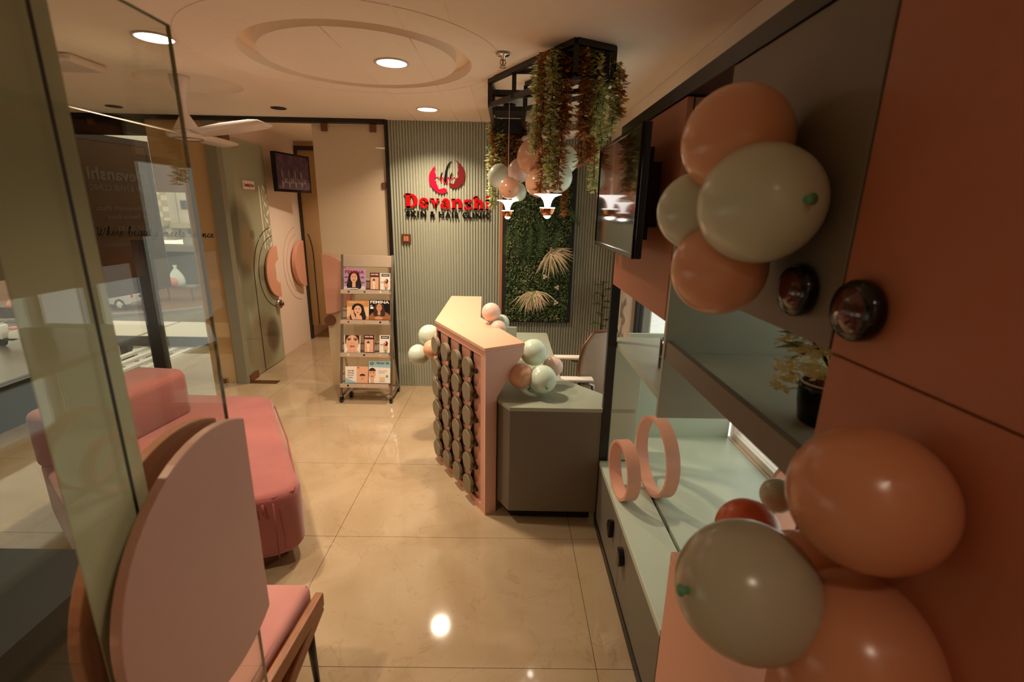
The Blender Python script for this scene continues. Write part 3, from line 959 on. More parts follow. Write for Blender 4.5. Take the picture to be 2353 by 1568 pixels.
# ---- black hexagonal frame with the plant boxes
cage = thing('ceiling_planter', 'black metal cage frame on the ceiling holding hanging plants', 'frame', (0.2, 3.0, H))
top = [(0.29, 2.42), (0.48, 2.52), (0.48, 3.2), (0.09, 3.50), (-0.11, 3.48), (-0.128, 3.15)]
zt, zb = H - 0.013, 2.36
b = MB()
for i in range(6):
    p, q = top[i], top[(i + 1) % 6]
    if i != 2:
        b.bar((*p, zt), (*q, zt), 0.026)
b.build('top_ring', 'black_metal', cage)
b = MB()
low = [(0.30, 2.44), (0.47, 2.50), (0.47, 3.15), (0.085, 3.25), (0.095, 4.31), (-0.128, 4.33), (-0.128, 3.17)]
for i in range(7):
    p, q = low[i], low[(i + 1) % 7]
    if i not in (2,):
        b.bar((*p, zb), (*q, zb), 0.024)
b.build('bottom_ring', 'black_metal', cage)
for p in ((0.29, 2.43), (0.48, 2.52), (0.48, 3.18), (-0.128, 3.16), (0.015, 2.93), (0.088, 3.24), (-0.118, 3.46), (0.09, 3.48), (-0.128, 4.33), (0.095, 4.31)):
    MB().bar((*p, zb), (*p, zt), 0.024).build('post', 'black_metal', cage)
for p, q, z in (((-0.11, 3.42), (0.09, 3.42), zt), ((0.09, 3.2), (0.35, 2.75), zt), ((0.015, 2.93), (0.40, 2.90), zt), ((0.09, 3.24), (0.40, 2.9), zb), ((0.0, 2.92), (0.40, 2.75), zb)):
    MB().bar((*p, z), (*q, z), 0.022).build('crossbar', 'black_metal', cage)
MB().box(0.18, 0.46, 2.50, 2.66, 2.365, 2.47).build('plant_box', 'black_matte', cage)
MB().box(-0.12, 0.09, 3.95, 4.25, 2.32, 2.42).build('plant_box', 'black_matte', cage)
pb = MB().box(-0.115, 0.09, 3.60, 3.86, 2.41, 2.44).build('lamp_tray', 'black_matte', cage)
MB().cyl((-0.01, 3.72, 2.44), (-0.01, 3.72, 2.475), 0.045, 24).build('spot_can', 'black_metal', pb)

def vine(name, pts, n, size, mats, weights, label, spread=0.035, seed=0):
    r = np.random.default_rng(seed)
    t = thing(name, label, 'hanging plant', pts[0])
    P = [Vector(p) for p in pts]
    MB().tube(P, 0.0022, 5).build('stem', 'stem_brown', t)
    seg = [(P[i + 1] - P[i]).length for i in range(len(P) - 1)]
    L = sum(seg)
    vs, fs, ks = [], [], []
    for i in range(n):
        s = r.random() * L
        j = 0
        while j < len(seg) - 1 and s > seg[j]:
            s -= seg[j]; j += 1
        c = P[j].lerp(P[j + 1], min(1, s / seg[j]))
        a = r.random() * 2 * PI
        out = Vector((math.cos(a), math.sin(a), r.uniform(-0.9, 0.25))).normalized()
        c = c + out * r.random() * spread * 0.55
        ln = size * r.uniform(0.7, 1.3)
        sd = out.cross(Z)
        if sd.length < 0.05:
            sd = X.copy()
        sd = (sd.normalized() + Z * r.uniform(-0.5, 0.5)).normalized()
        w = ln * r.uniform(0.28, 0.42)
        nn = out.cross(sd) * w * 0.35
        o = len(vs)
        vs += [c, c + out * ln * 0.45 + sd * w + nn, c + out * ln, c + out * ln * 0.45 - sd * w + nn, c + out * ln * 0.5]
        fs += [(o, o + 1, o + 4), (o + 1, o + 2, o + 4), (o + 2, o + 3, o + 4), (o + 3, o, o + 4)]
        ks += [int(r.choice(len(mats), p=weights))] * 4
    b = MB(); b.v = [tuple(q) for q in vs]; b.f = fs; b.k = ks; b.s = [False] * len(fs)
    tag(b.build('foliage', mats, t), kind='stuff')
    return t

def hang(x, y, z0, z1, seed, sx=0.0, sy=0.0):
    r = random.Random(seed)
    n = 7
    pts = []
    for i in range(n + 1):
        s = i / n
        pts.append((x + sx * min(1, s * 3) + r.uniform(-1, 1) * 0.008, y + sy * min(1, s * 3) + r.uniform(-1, 1) * 0.008, z0 + (z1 - z0) * s + (0.02 if i == 1 else 0)))
    return pts
GREEN = (['leaf_lime', 'leaf_green', 'leaf_gold'], [0.74, 0.22, 0.04])
RUST = (['leaf_rust', 'leaf_maroon', 'leaf_gold', 'leaf_green'], [0.48, 0.3, 0.17, 0.05])
# near cluster: (x, y, top z, bottom z, kind, where it is)
near = [
    (0.135, 2.55, 2.46, 2.02, 'g', 'outermost on the left of the near cluster'),
    (0.162, 2.52, 2.47, 1.845, 'r', 'hanging lowest at the left of the near cluster'),
    (0.198, 2.48, 2.48, 1.87, 'g', 'dense and pale in the middle of the near cluster'),
    (0.222, 2.54, 2.47, 1.90, 'g', 'thinner behind the dense pale one'),
    (0.252, 2.50, 2.47, 1.86, 'r', 'with thin drooping tips over the mint balloon'),
    (0.275, 2.56, 2.46, 2.12, 'r', 'short at the near corner of the frame'),
    (0.335, 2.47, 2.48, 2.10, 'r', 'short just right of the gap in the near cluster'),
    (0.345, 2.55, 2.47, 1.98, 'r', 'ending in a gold tip right of the gap'),
    (0.395, 2.49, 2.48, 2.12, 'g', 'short by the right post of the near cluster'),
    (0.388, 2.58, 2.47, 2.00, 'r', 'thick in the right half of the near cluster'),
    (0.440, 2.60, 2.46, 2.04, 'g', 'loose and pale in the right half of the near cluster'),
    (0.435, 2.66, 2.44, 1.86, 'g', 'yellow-tipped at the edge of the large television'),
    (0.485, 2.53, 2.44, 2.13, 'g', 'round-leaved at the right corner of the frame'),
    (0.515, 2.55, 2.43, 2.20, 'r', 'outermost on the right of the near cluster'),
]
for i, (x, y, z0, z1, k, where) in enumerate(near):
    m, w = GREEN if k == 'g' else RUST
    vine('hanging_vine', hang(x, y, z0, z1, i, 0.01 if x > 0.3 else -0.01, -0.02), int(430 * (z0 - z1) / 0.6) + 50, 0.030, m, w,
         ('green' if k == 'g' else 'rust-brown') + ' artificial vine ' + where, 0.034, 100 + i)
far = [
    (-0.14, 4.05, 2.42, 1.78, 'g', 'at the far left end beside the red sign'),
    (-0.115, 4.02, 2.42, 1.98, 'r', 'second from the left under the lamp tray'),
    (-0.085, 4.0, 2.42, 2.02, 'g', 'thin between the far rust strands'),
    (-0.05, 4.0, 2.42, 1.90, 'r', 'with a curling end over the mint balloon'),
    (-0.015, 4.02, 2.42, 2.06, 'r', 'in the middle of the far cluster'),
    (0.02, 4.05, 2.42, 2.08, 'r', 'just left of the large peach ceiling balloon'),
    (0.055, 4.04, 2.42, 2.02, 'r', 'at the right end of the far cluster'),
    (0.09, 4.10, 2.42, 2.16, 'r', 'short beside the second fan rod'),
    (0.47, 4.35, 2.30, 1.72, 'r', 'trailing down the right edge of the moss panel'),
]
for i, (x, y, z0, z1, k, where) in enumerate(far):
    m, w = GREEN if k == 'g' else RUST
    vine('hanging_vine', hang(x, y, z0, z1, 50 + i, 0, -0.02), int(430 * (z0 - z1) / 0.6) + 80, 0.036, m, w,
         ('green' if k == 'g' else 'rust-brown') + ' artificial vine ' + where, 0.045, 200 + i)

# ---- trumpet pendants
def pendant(x, y, zt, k, label):
    t = thing('pendant_lamp', label, 'pendant lamp', (x, y, H))
    MB().tube([(x, y, zt + 0.002), (x, y, H)], 0.0025, 6).build('cord', 'white_plastic', t)
    MB().cyl((x, y, H - 0.02), (x, y, H), 0.03, 20).build('ceiling_rose', 'white_enamel', t)
    prof = [(0.0, 0.0), (0.081, -0.001), (0.083, -0.004), (0.066, -0.008), (0.042, -0.018), (0.028, -0.036), (0.021, -0.056), (0.018, -0.072), (0.018, -0.078), (0.0, -0.078)]
    MB().lathe([(r * k, z * k) for r, z in prof], (x, y, zt), n=40).build('trumpet_shade', 'pendant_glow', t)
    MB().lathe([(r * k, z * k) for r, z in [(0.0, -0.076), (0.045, -0.076), (0.0465, -0.079), (0.045, -0.083), (0.0, -0.083)]], (x, y, zt), n=40).build('lower_disc', 'pendant_glow', t)
    MB().lathe([(r * k, z * k) for r, z in [(0.0445, -0.083), (0.043, -0.095), (0.036, -0.112), (0.025, -0.124), (0.022, -0.125)]], (x, y, zt), n=40).build('copper_dome', 'copper', t)
    MB().lathe([(r * k, z * k) for r, z in [(0.0, -0.118), (0.022, -0.120), (0.021, -0.128), (0.014, -0.138), (0.0, -0.142)]], (x, y, zt), n=28).build('bulb', 'pendant_bulb', t)
pendant(0.222, 2.9, 1.845, 0.98, 'white trumpet pendant with copper dome before the moss panel, larger right one')
pendant(-0.012, 3.6, 1.821, 0.94, 'white trumpet pendant with copper dome under the blush balloon, smaller left one')

# ================================================================== SIGN ON THE FLUTED WALL
sg = thing('clinic_sign', 'raised red and black clinic lettering with a two-profile emblem on fluted wall', 'sign', (-0.57, BACK, 1.9))
SX = 0.1084 * 0.003985; SZ = 0.1084 * 0.00378
def sp(zx, zy):                     # drawing units of the emblem sheet to the wall
    return (-1.040 + zx * SX, 2.2385 - zy * SZ)
FR = ((0, BACK, 0), X, Z, -Y)
def sign_poly(name, pts, m, par, d0=0.001, d1=0.013):
    return MB().slab([sp(*p) for p in pts], FR, d0, d1).build(name, m, par)
def sm(pts, n=4):                   # closed smooth outline
    P = [Vector(p) for p in pts]; out = []
    for i in range(len(P)):
        a0, a1, a2, a3 = P[i - 1], P[i], P[(i + 1) % len(P)], P[(i + 2) % len(P)]
        for j in range(n):
            t = j / n
            out.append(tuple(0.5 * ((2 * a1) + (a2 - a0) * t + (2 * a0 - 5 * a1 + 4 * a2 - a3) * t * t + (3 * a1 - a0 - 3 * a2 + a3) * t ** 3)))
    return out
em = MB().slab([sp(*p) for p in [(840, 280), (838, 330), (825, 370), (835, 420), (850, 455), (845, 500), (815, 560), (825, 585), (858, 600), (850, 615), (860, 640), (855, 655), (880, 690), (892, 750), (915, 770), (960, 758),
                                 (1010, 742), (1060, 755), (1082, 785), (1070, 820), (1030, 850), (970, 862), (900, 845), (830, 800), (765, 735), (720, 660), (703, 570), (706, 490), (730, 420), (775, 345)]], FR, 0.001, 0.013).build('emblem_profile', 'sign_crimson', sg)
sign_poly('emblem_profile', [(1255, 140), (1310, 175), (1370, 230), (1425, 300), (1458, 390), (1465, 480), (1450, 570), (1410, 650), (1340, 710), (1260, 742), (1190, 738), (1140, 700), (1118, 650), (1140, 625),
                             (1180, 640), (1215, 655), (1232, 640), (1238, 600), (1265, 570), (1272, 545), (1290, 520), (1325, 515), (1322, 485), (1298, 425), (1325, 385), (1332, 330), (1318, 290), (1332, 262), (1320, 215), (1290, 175)], 'sign_maroon', sg)
sign_poly('hair_strand', [(1190, 172), (1165, 200), (1130, 260), (1100, 340), (1082, 430), (1072, 520), (1080, 575), (1065, 605), (1035, 612), (1015, 590), (1020, 560), (1035, 480), (1050, 380), (1080, 290), (1125, 215)], 'sign_black', sg, 0.001, 0.014)
for dx in (0, 203):
    sign_poly('hair_strand', [(992 + dx, 405), (980 + dx, 450), (965 + dx, 490), (955 + dx, 545), (945 + dx, 560), (938 + dx, 545), (945 + dx, 490), (962 + dx, 440)], 'sign_black', sg, 0.001, 0.014)
b = ribbon([[sp(*p) for p in q] for q in (
    [(850, 520), (915, 517), (930, 560), (955, 595), (975, 575), (970, 520), (990, 517), (1005, 560), (1010, 610), (1045, 645), (1085, 610), (1090, 550), (1100, 520), (1120, 520), (1125, 570), (1145, 590), (1165, 555), (1180, 517), (1255, 517)],)], 0.006, FR, 0.001, 0.009, 0.2)
b.build('skin_line', 'sign_crimson', sg)
# the seven red letters: heavy slab-serif shapes; u, v in the drawing units used above
def poly_ring(cx, cy, ro, so, ri, si, a0, a1, n=20, dx=0, dy=0):
    o = [(cx + ro * math.cos(math.radians(a0 + (a1 - a0) * i / n)), cy + so * math.sin(math.radians(a0 + (a1 - a0) * i / n))) for i in range(n + 1)]
    q = [(cx + dx + ri * math.cos(math.radians(a0 + (a1 - a0) * i / n)), cy + dy + si * math.sin(math.radians(a0 + (a1 - a0) * i / n))) for i in range(n + 1)]
    return [(o[i], o[i + 1], q[i + 1], q[i]) for i in range(n)]
def letter(polys, m='sign_red'):
    b = MB()
    for p in polys:
        b.slab([sp(*q) for q in p], FR, 0.001, 0.016)
    return b.build('letter', m, sg)
def R4(x0, x1, y0, y1):
    return [(x0, y0), (x1, y0), (x1, y1), (x0, y1)]
B0 = 1180
letter([R4(175, 300, 872, 905), R4(187, 300, B0 - 33, B0), R4(208, 292, 872, B0)] + poly_ring(292, 1026, 162, 154, 76, 120, -90, 90))                                      # D
letter(poly_ring(583, 1072, 104, 117, 32, 90, -175, 5, 24) + poly_ring(583, 1072, 104, 117, 32, 84, 22, 180, 18, dx=6) + [R4(520, 686, 1052, 1082)])                          # e
letter([R4(703, 800, 966, 996), R4(848, 915, 966, 996), [(722, 975), (800, 975), (862, 1110), (835, 1190)], [(905, 975), (862, 975), (820, 1120), (835, 1190)]])              # v
letter([R4(1060, 1128, 1030, 1170), [(1060, 1165), (1143, 1165), (1143, 1192), (1075, 1192)]] + poly_ring(1052, 1032, 76, 72, 14, 42, -180, 0, 16) + [[(945, 1030), (1000, 1015), (1035, 1035), (975, 1055)]]
       + poly_ring(1010, 1125, 80, 64, 22, 34, 90, 300, 16) + [[(1010, 1065), (1075, 1055), (1075, 1085), (1030, 1095)], [(1005, 1160), (1075, 1130), (1075, 1170), (1030, 1190)]])       # a
letter([R4(1165, 1250, 968, 1000), R4(1185, 1255, 968, 1192), R4(1168, 1275, 1165, 1192), R4(1325, 1393, 1040, 1192), R4(1308, 1402, 1165, 1192)] + poly_ring(1318, 1045, 75, 82, 6, 38, -165, 0, 14))   # n
letter(poly_ring(1515, 1030, 78, 58, 22, 22, 85, 330, 18) + poly_ring(1520, 1134, 84, 62, 22, 22, -95, 150, 18) + [[(1445, 1060), (1490, 1030), (1600, 1110), (1560, 1150)], R4(1562, 1595, 975, 1035), R4(1438, 1470, 1125, 1195)])  # s
letter([[(1622, 940), (1735, 890), (1735, 920), (1640, 970)], R4(1652, 1730, 905, 1198), R4(1630, 1752, 1170, 1198), R4(1778, 1846, 1055, 1198), R4(1760, 1866, 1170, 1198)] + poly_ring(1772, 1060, 74, 84, 6, 40, -165, 0, 14))  # h
letter([R4(1890, 1980, 980, 1010), R4(1908, 1982, 980, 1200), R4(1892, 1998, 1172, 1200)] + poly_ring(1943, 930, 44, 38, 1, 1, 0, 360, 20))                                # i
x = 0.0
me, w = text_mesh('SKIN & HAIR CLINIC', 0.085, 0.011, 0.0035)
total = 1798 * SX
me0, W0 = text_mesh('SKIN & HAIR CLINIC', 0.085, 0.011, 0.0032)
# letter by letter, on the spacing of the whole line
adv = 0.0
spans = [('S', 195, 283), ('K', 305, 425), ('I', 440, 470), ('N', 505, 630), ('&', 708, 815), ('H', 893, 1005), ('A', 1030, 1155), ('I', 1172, 1205), ('R', 1233, 1330), ('C', 1402, 1510), ('L', 1522, 1600), ('I', 1618, 1650), ('N', 1682, 1808), ('I', 1838, 1870), ('C', 1895, 1996)]
for ch, a, c in spans:
    me, w = text_mesh(ch, 0.078, 0.006, 0.0034, width=(c - a) * SX)
    zs = [v.co.y for v in me.vertices]
    h0, h1 = min(zs), max(zs)
    y0 = 1378 + (a - 195) * 0.010; y1 = y0 - 135
    za, zb_ = sp(0, y0)[1], sp(0, y1)[1]
    for v in me.vertices:
        v.co.y = (v.co.y - h0) / (h1 - h0) * (zb_ - za)
    place_mesh(me, 'letter', 'sign_black', sg, ((sp(a, 0)[0], BACK - 0.008, za), X, Z, -Y))

t = thing('light_switch', 'brown square light switch on the fluted wall under the sign', 'switch', (-0.963, BACK, 1.474))
bevel(bx('plate', 'bronze', t, -1.006, -0.92, BACK - 0.012, BACK + 0.005, 1.430, 1.517), 0.003)
bx('rocker', 'peach_edge', t, -0.985, -0.965, BACK - 0.018, BACK - 0.012, 1.452, 1.497)
bx('rocker', 'peach_edge', t, -0.961, -0.941, BACK - 0.018, BACK - 0.012, 1.452, 1.497)

# ================================================================== MOSS PANEL
mp_ = thing('living_wall', 'tall black framed artificial green wall panel on the fluted wall', 'plant panel', (0.28, BACK, 1.4))
x0, x1, z0, z1 = -0.055, 0.605, 0.70, 2.26
fy = BACK - 0.05
for nm, a in (('frame_side', (x0, x0 + 0.045, fy, BACK, z0, z1)), ('frame_side', (x1 - 0.045, x1, fy, BACK, z0, z1)), ('frame_rail', (x0 + 0.045, x1 - 0.045, fy, BACK, z0, z0 + 0.03)), ('frame_rail', (x0 + 0.045, x1 - 0.045, fy, BACK, z1 - 0.03, z1))):
    bx(nm, 'black_matte', mp_, *a)
bx('backing', 'moss_dark', mp_, x0 + 0.045, x1 - 0.045, BACK - 0.03, BACK, z0 + 0.03, z1 - 0.03)
n = 9000
c = np.stack([rng.uniform(x0 + 0.03, x1 - 0.03, n), BACK - rng.uniform(0.03, 0.085, n), rng.uniform(z0 + 0.015, z1 - 0.02, n)], 1)
u = rng.normal(size=(n, 3)); u[:, 1] *= 0.5; u /= np.linalg.norm(u, axis=1)[:, None]
nv = rng.normal(size=(n, 3)) * 0.6 + np.array([0, -1, 0.5]); v = np.cross(nv, u); v /= np.linalg.norm(v, axis=1)[:, None]
L = rng.uniform(0.007, 0.014, n)[:, None]; Wd = L * 0.5
vs = np.stack([c - u * L, c + v * Wd, c + u * L, c - v * Wd], 1).reshape(-1, 3)
b = MB(); b.v = [tuple(p) for p in vs]; b.f = [(4 * i, 4 * i + 1, 4 * i + 2, 4 * i + 3) for i in range(n)]
warm = np.sin(c[:, 0] * 14 + 2) * np.sin(c[:, 2] * 9 + 1.0)
pick = rng.random(n) + 0.25 * warm
b.k = [0 if q < 0.45 else (1 if q < 0.86 else 2) for q in pick]; b.s = [False] * n
tag(b.build('small_leaves', ['leaf_deep', 'leaf_mid', 'leaf_pale'], mp_), kind='stuff')
def blade_tuft(name, cx, cz, a0, a1, n, L, seed):
    r = random.Random(seed); b = MB()
    for i in range(n):
        a = math.radians(a0 + (a1 - a0) * (i + r.random()) / n)
        l = L * r.uniform(0.65, 1.05)
        o = Vector((cx + r.uniform(-0.02, 0.02), fy - 0.03, cz + r.uniform(-0.015, 0.01)))
        d = Vector((math.cos(a), -0.18 - 0.3 * r.random(), math.sin(a)))
        s = Vector((-math.sin(a), 0, math.cos(a))) * 0.0042
        m1 = o + d * l * 0.5 + Z * 0.018; e = o + d * l + Z * (-0.02)
        b.add([o - s, o + s, m1 + s, m1 - s, e], [(0, 1, 2, 3), (3, 2, 4)], 0 if r.random() < 0.75 else 1)
    return tag(b.build(name, ['grass_cream', 'grass_green'], mp_), kind='stuff')
blade_tuft('grass_tuft', 0.385, 1.375, -130, 20, 60, 0.23, 1)
blade_tuft('grass_tuft', 0.205, 0.995, -160, -20, 34, 0.20, 2)
blade_tuft('grass_tuft', 0.265, 1.005, -155, -10, 34, 0.20, 3)
for k, (fx, fz) in enumerate(((0.345, 1.15), (0.465, 1.05), (0.46, 0.905), (0.22, 0.85), (0.40, 1.40))):
    b = MB()
    for q in range(3):
        a = q * 2.1 + k
        b.ball((fx + 0.013 * math.cos(a), BACK - 0.095, fz + 0.013 * math.sin(a)), 0.012, 8, 0, (1, 0.35, 1))
    b.build('flower', 'flower_pink', mp_)
def fern(cx, cz, a, L, seed):
    r = random.Random(seed); b = MB(); a = math.radians(a)
    for i in range(16):
        s = i / 15
        p = Vector((cx + math.cos(a) * L * s, fy - 0.035 - 0.03 * math.sin(s * PI), cz + math.sin(a) * L * s - 0.06 * s * s))
        w = 0.05 * math.sin(PI * (0.15 + 0.85 * (1 - s)) ** 1.0) + 0.004
        for e in (-1, 1):
            d = Vector((math.cos(a + e * 1.1), -0.2, math.sin(a + e * 1.1)))
            t_ = Vector((math.cos(a), 0, math.sin(a))) * 0.006
            b.add([p - t_, p + t_, p + d * w], [(0, 1, 2)])
    return b.build('fern_frond', 'leaf_deep', mp_)
for k, (cx, cz, a, L) in enumerate(((0.0, 1.62, -100, 0.20), (0.06, 1.60, -80, 0.2), (0.20, 1.62, -95, 0.2), (0.25, 1.68, -60, 0.2), (0.30, 1.62, -92, 0.24), (0.50, 1.78, -30, 0.16), (0.47, 1.60, -110, 0.22))):
    fern(cx, cz, a, L, k)

# ================================================================== RECEPTION COUNTER
A = Vector((-0.115, 2.468, 0)); B_ = Vector((-0.477, 3.118, 0)); C_ = Vector((-0.480, 4.06, 0))
d1 = (B_ - A).normalized(); n1 = Vector((-d1.y, d1.x, 0)); L1 = (B_ - A).length
e1 = Vector((0.861, 0.508, 0))
rc = thing('reception_counter', 'angled peach reception counter fronted with rows of olive discs', 'counter', (-0.3, 3.1, 0))
prof = [(0.03, 0.0), (0.072, 0.0), (0.072, 0.735), (0.245, 0.975), (0.245, 1.012), (0.03, 1.012)]
b = MB()
vs = [A + d1 * s + e1 * p[0] + Z * p[1] for s in (0.018, L1 + 0.0) for p in prof]
m = len(prof)
b.add(vs, [(i, (i + 1) % m, m + (i + 1) % m, m + i) for i in range(m)] + [tuple(range(m))[::-1], tuple(range(m, 2 * m))])
b.build('body', 'peach_laminate', rc)
ep = MB()
prof2 = [(0.0, 0.0), (0.072, 0.0), (0.072, 0.735), (0.245, 0.975), (0.245, 1.012), (0.0, 1.012)]
vs = [A + d1 * s + e1 * p[0] + Z * p[1] for s in (0.0, 0.018) for p in prof2]
ep.add(vs, [(i, (i + 1) % m, m + (i + 1) % m, m + i) for i in range(m)] + [tuple(range(m))[::-1], tuple(range(m, 2 * m))])
ep.build('end_panel', 'pink_disc', rc)
tp = MB().prism([(A.x - 0.004, A.y - 0.004), (A.x + e1.x * 0.25, A.y + e1.y * 0.25), (-0.185, 3.235), (-0.225, 4.06), (C_.x - 0.004, C_.y), (B_.x - 0.006, B_.y)][::1], 1.012, 1.032).build('top', 'peach_top', rc)
bevel(tp, 0.002)
# second leg of the counter, running back to the wall side
MB().box(-0.477, -0.40, 3.125, 4.06, 0.0, 1.012).build('rear_body', 'peach_laminate', rc)
MB().box(-0.40, -0.235, 3.30, 4.06, 0.80, 1.012).build('ledge', 'pink_disc', rc)
F1 = (A, d1, Z, n1)
b = MB()
for q in ([(0.018, 0.0), (L1, 0.0), (L1, 0.042), (0.018, 0.042)], [(0.018, 0.972), (L1, 0.972), (L1, 1.012), (0.018, 1.012)], [(0.018, 0.042), (0.058, 0.042), (0.058, 0.972), (0.018, 0.972)], [(L1 - 0.016, 0.042), (L1, 0.042), (L1, 0.972), (L1 - 0.016, 0.972)]):
    b.slab(q, F1, -0.03, 0.0)
b.build('front_frame', 'peach_laminate', rc)
MB().slab([(0.058, 0.042), (L1 - 0.016, 0.042), (L1 - 0.016, 0.972), (0.058, 0.972)], F1, -0.029, -0.026).build('shadow_gap', 'black_matte', rc)
edges = [0.066, 0.186, 0.208, 0.353, 0.375, 0.527, 0.549, 0.700, L1 - 0.021]
cols = (0.197, 0.364, 0.538, 0.711)
span = [(0.066, 0.184), (0.210, 0.351), (0.377, 0.525), (0.551, 0.698)]
for s0, s1 in span:
    MB().slab([(s0, 0.052), (s1, 0.052), (s1, 0.962), (s0, 0.962)], F1, -0.026, -0.014).build('back_strip', 'peach_laminate', rc)
for c in cols:
    MB().slab([(c - 0.011, 0.045), (c + 0.011, 0.045), (c + 0.011, 0.969), (c - 0.011, 0.969)], F1, -0.026, -0.004).build('rod', 'black_metal', rc)
def disc_at(O, n, r=0.0595, th=0.024):
    O = Vector(O)
    return MB().lathe([(0.0, -th), (r, -th), (r, -0.002), (r - 0.002, 0.0), (0.0, 0.0)], O, n, 32, 0, False).build('disc', 'disc_olive', rc)
for ci, c in enumerate(cols):
    for j in range(6):
        O = A + d1 * c + Z * (0.112 + j * 0.1515) + n1 * 0.030
        disc_at(O, n1)
        MB().slab([(c - 0.095, 0.112 + j * 0.1515 - 0.012), (c - 0.05, 0.112 + j * 0.1515 - 0.012), (c - 0.05, 0.112 + j * 0.1515 + 0.012), (c - 0.095, 0.112 + j * 0.1515 + 0.012)], F1, -0.004, 0.012).build('spacer', 'black_metal', rc)
for s in (0.10, 0.27, 0.44, 0.61, 0.78):
    MB().box(-0.486, -0.477, 3.118 + s - 0.011, 3.118 + s + 0.011, 0.045, 0.969).build('rod', 'black_metal', rc)
    for j in range(6):
        disc_at((-0.507, 3.118 + s, 0.112 + j * 0.1515), (-1, 0, 0))

dk = thing('reception_desk', 'grey-olive work desk behind the peach counter', 'desk', (0.2, 2.9, 0))
tpoly = [(-0.075, 2.556), (0.020, 2.398), (0.70, 2.393), (0.70, 2.545), (0.62, 2.55), (0.345, 2.88), (0.345, 4.05), (-0.225, 4.05), (-0.20, 3.27), (-0.10, 2.60)]
bevel(MB().prism(tpoly, 0.70, 0.722).build('desk_top', 'sage_laminate', dk), 0.002)
bpoly = [(-0.072, 2.558), (0.022, 2.402), (0.522, 2.398), (0.522, 2.54), (0.33, 2.86), (-0.06, 2.62)]
MB().prism(bpoly, 0.08, 0.70).build('desk_body', 'olive_laminate', dk)
MB().prism([(-0.03, 2.60), (0.04, 2.47), (0.50, 2.46), (0.50, 2.54), (0.31, 2.82)], 0.0, 0.08).build('plinth', 'black_matte', dk)
bx('leg_panel', 'olive_laminate', dk, -0.22, 0.33, 4.02, 4.045, 0, 0.70)
t = thing('monitor', 'small grey-beige screen on the desk behind the counter balloons', 'monitor', (0.02, 3.4, 0.722))
bevel(bx('casing', 'sage_laminate', t, -0.035, 0.068, 3.40, 3.42, 0.78, 0.925), 0.003)
bx('stand', 'steel', t, 0.005, 0.03, 3.41, 3.43, 0.735, 0.80)
bx('foot', 'steel', t, -0.03, 0.065, 3.38, 3.46, 0.722, 0.735)

# ================================================================== MAGAZINE RACK
th = math.atan2(0.31, 1.285)
RO = Vector((0, 4.15, 0.05)); RV = Vector((0, math.sin(th), math.cos(th))); RN = Vector((0, -math.cos(th), math.sin(th)))
def rk(x, v, off=0.0):
    return Vector((x, 0, 0)) + RO + RV * v + RN * off
RF = (RO, X, RV, RN)
mr = thing('magazine_rack', 'beige metal magazine rack on black casters beside the fluted wall', 'magazine rack', (-1.3, 4.3, 0))
xl, xr = -1.527, -1.067
for x in (xl, xr):
    MB().bar(rk(x, -0.005), rk(x, 1.315), 0.020, 0.020).build('upright', 'steel', mr)
    MB().bar((x, 4.15, 0.062), (x, 4.47, 0.062), 0.020, 0.018).build('base_rail', 'steel', mr)
    MB().bar((x, 4.44, 0.062), rk(x, 0.5), 0.014).build('brace', 'steel', mr)
MB().bar((xl, 4.44, 0.062), (xr, 4.44, 0.062), 0.016).build('base_crossbar', 'steel', mr)
bevel(MB().slab([(xl + 0.01, 1.204), (xr - 0.01, 1.204), (xr - 0.01, 1.31), (xl + 0.01, 1.31)], RF, -0.005, 0.012).build('header_panel', 'rack_beige', mr), 0.003)
trays = [0.953, 0.679, 0.379, 0.098]
dots = [('paper_maroon', 'paper_grey', 'paper_white'), ('print_red', 'paper_tan', 'paper_black'), ('paper_white', 'paper_black', 'paper_cream'), ('paper_black', 'skin_light', 'paper_blue')]
for v0, dc in zip(trays, dots):
    b = MB()
    b.slab([(xl + 0.01, v0), (xr - 0.01, v0), (xr - 0.01, v0 + 0.037), (xl + 0.01, v0 + 0.037)], RF, 0.066, 0.070)
    b.slab([(xl + 0.01, v0), (xr - 0.01, v0), (xr - 0.01, v0 + 0.004), (xl + 0.01, v0 + 0.004)], RF, 0.0, 0.066)
    b.slab([(xl + 0.01, v0), (xr - 0.01, v0), (xr - 0.01, v0 + 0.15), (xl + 0.01, v0 + 0.15)], RF, 0.0, 0.003)
    tr = b.build('tray', 'rack_beige', mr)
    for vv in (0.055, 0.125):
        MB().bar(rk(xl, v0 + vv, 0.008), rk(xr, v0 + vv, 0.008), 0.006).build('rail', 'steel', tr)
    for k, q in enumerate(dc):
        MB().cyl(rk(xl + 0.083 + 0.144 * k, v0 + 0.0185, 0.0695), rk(xl + 0.083 + 0.144 * k, v0 + 0.0185, 0.0715), 0.0085, 14).build('tray_hole', q, tr)
for x, y in ((xl, 4.15), (xr, 4.15), (-1.475, 4.275), (xr, 4.45)):
    cs = MB().cyl((x - 0.012, y, 0.028), (x + 0.012, y, 0.028), 0.028, 20).build('caster', 'black_gloss', mr)
    MB().cyl((x, y, 0.05), (x, y, 0.066), 0.008, 10).build('caster_stem', 'steel', cs)

